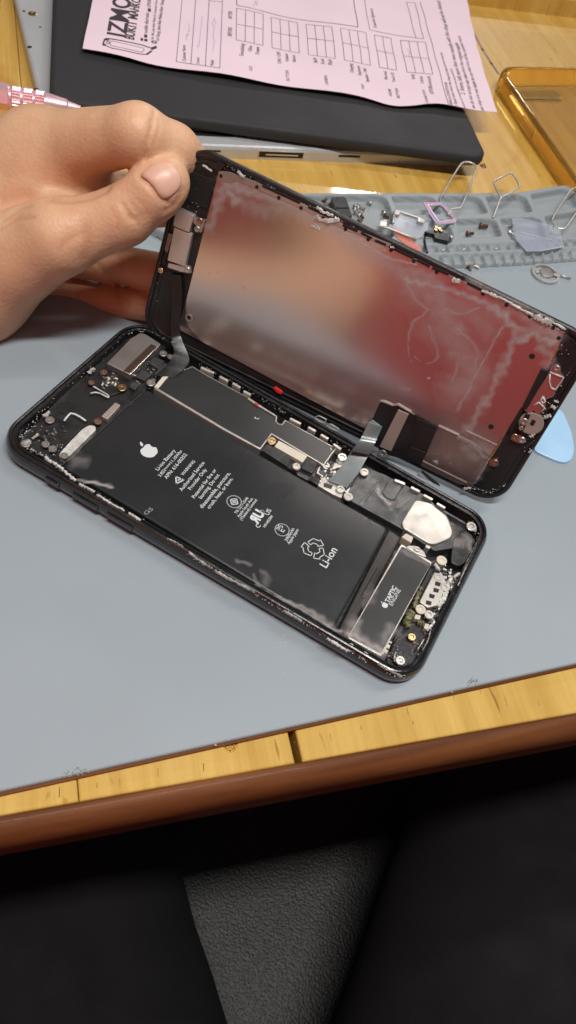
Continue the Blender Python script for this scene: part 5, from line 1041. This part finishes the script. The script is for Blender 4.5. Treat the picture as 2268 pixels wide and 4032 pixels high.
# thighs
def wz(x, y, z): return np.array([*W.bp(x * 1.5652, y * 1.5652, z), z])
def leg(edge, side):
    # silhouette edge seen beside the stool; the thigh lies to its outer side
    P0, P1_ = [wz(x, y, -195) for x, y in edge]; d = P1_ - P0; d /= np.linalg.norm(d); o = np.cross(d, (0, 0, 1)); o /= np.linalg.norm(o); o *= np.sign(o @ RC[0]) * side
    P0 = P0 - d * 190; P1_ = P1_ + d * 120; r0_, r1_ = 66, 84
    T = np.linspace(0, 1, 40); V, Fc = [], []; sg = 40
    for t in T:
        r_ = r0_ + (r1_ - r0_) * t; c = P0 + (P1_ - P0) * t + o * r_ - np.array([0, 0, 1]) * r_ * .2; u = o; w_ = np.array([0, 0, 1.])
        for k in range(sg):
            a = 2 * math.pi * k / sg; wr = 1 + .014 * math.sin(9 * t * 6.28 + 3 * a) * math.sin(a * 2 + t * 5); V.append(c + wr * r_ * (math.cos(a) * u * 1.0 + math.sin(a) * w_ * .85))
    for i in range(39):
        for k in range(sg): j = (k + 1) % sg; Fc.append([i * sg + k, i * sg + j, (i + 1) * sg + j, (i + 1) * sg + k])
    Fc += [list(range(sg))[::-1], [39 * sg + k for k in range(sg)]]
    return V, Fc
for e_, s_ in ((((432, 2105), (583, 2576)), -1), (((1035, 2090), (868, 2576)), 1)):
    V, Fc = leg(e_, s_); mesh('trouser_leg', V, Fc, 'trouser', person, True)
# red shirt: a torso behind the camera, above the lap
V, Fc = [], []; sg = 48
tw = [(-235, 160, 80), (-190, 175, 92), (-80, 190, 98), (40, 205, 104), (160, 225, 100), (250, 215, 90), (300, 130, 66), (325, 62, 52)]
for z, rx, ry in tw:
    for k in range(sg): a = 2 * math.pi * k / sg; V.append((20 + rx * math.cos(a), -345 + ry * math.sin(a) * (1 + .03 * math.sin(7 * a + z * .02)), z))
for i in range(7):
    for k in range(sg): j = (k + 1) % sg; Fc.append([i * sg + k, i * sg + j, (i + 1) * sg + j, (i + 1) * sg + k])
Fc += [list(range(sg))[::-1], [7 * sg + k for k in range(sg)]]
mesh('shirt', V, Fc, 'shirt', person, True)
tube('sleeve', smoothline([(-105, -290, 90), (-135, -312, 150), (-175, -335, 215)], 8), np.linspace(48, 66, 17), 'shirt', person, 32)
# ------------------------------------------------------------------ lights, world, camera
def area(name, loc, target, sx, sy, power, col, spin=None):
    L = bpy.data.lights.new(name, 'AREA'); L.shape = 'RECTANGLE'; L.size = sx * S; L.size_y = sy * S; L.energy = power; L.color = col
    o = bpy.data.objects.new(name, L); COL.objects.link(o); o.location = Vector(loc) * S
    z = -(Vector(target) - Vector(loc)).normalized(); x = Vector((ed[0], ed[1], 0)); x = (x - z * x.dot(z)).normalized(); y = z.cross(x)
    o.rotation_euler = Matrix((x, y, z)).transposed().to_euler(); return o
q = bench_pt(80, -66)
area('ceiling_tube', (q[0], q[1], 800), (30, 20, 0), 420, 60, 610, (1, .97, .93))
# the tube whose glare shows on the pine beyond the mat
gp = np.array([*W.bp(1500, 722, WZ), WZ]); gv = gp - CAM; gv /= np.linalg.norm(gv); gv[2] *= -1; gl = gp + gv * (1500 / gv[2])
area('far_tube', gl, tuple(gp), 360, 60, 1000, (1, .95, .92))
area('right_fill', (520, 900, 1500), (20, 0, 0), 900, 70, 850, (1, .96, .93))  # unseen lamp added as fill, brightens the shirt mirrored in the plate
w = bpy.data.worlds.new('World'); scn.world = w; w.use_nodes = True
bg = w.node_tree.nodes['Background']; bg.inputs['Color'].default_value = (.95, .93, .95, 1); bg.inputs['Strength'].default_value = .10
cam = bpy.data.cameras.new('camera'); co = bpy.data.objects.new('camera', cam); COL.objects.link(co); scn.camera = co
cam.sensor_fit = 'VERTICAL'; cam.sensor_height = 36; cam.sensor_width = 36 * 2268 / 4032; cam.lens = 36 * F / 4032; cam.clip_start = .05; cam.clip_end = 500
co.matrix_world = Matrix(((RC[0][0], -RC[1][0], -RC[2][0], CAM[0] * S), (RC[0][1], -RC[1][1], -RC[2][1], CAM[1] * S), (RC[0][2], -RC[1][2], -RC[2][2], CAM[2] * S), (0, 0, 0, 1)))
cam.dof.use_dof = True; cam.dof.focus_distance = 2.35; cam.dof.aperture_fstop = (cam.lens * .001) / (1.1 * S) if False else 1.0
# lens is in mm while the scene unit is 100 mm: aperture diameter = lens/1000/fstop units
cam.dof.aperture_fstop = (cam.lens / 1000) / (.9 * S)
scn.view_settings.view_transform = 'Standard'; scn.view_settings.look = 'None'; scn.view_settings.exposure = 0; scn.view_settings.gamma = 1
scn.cycles.max_bounces = 8; scn.cycles.transparent_max_bounces = 12
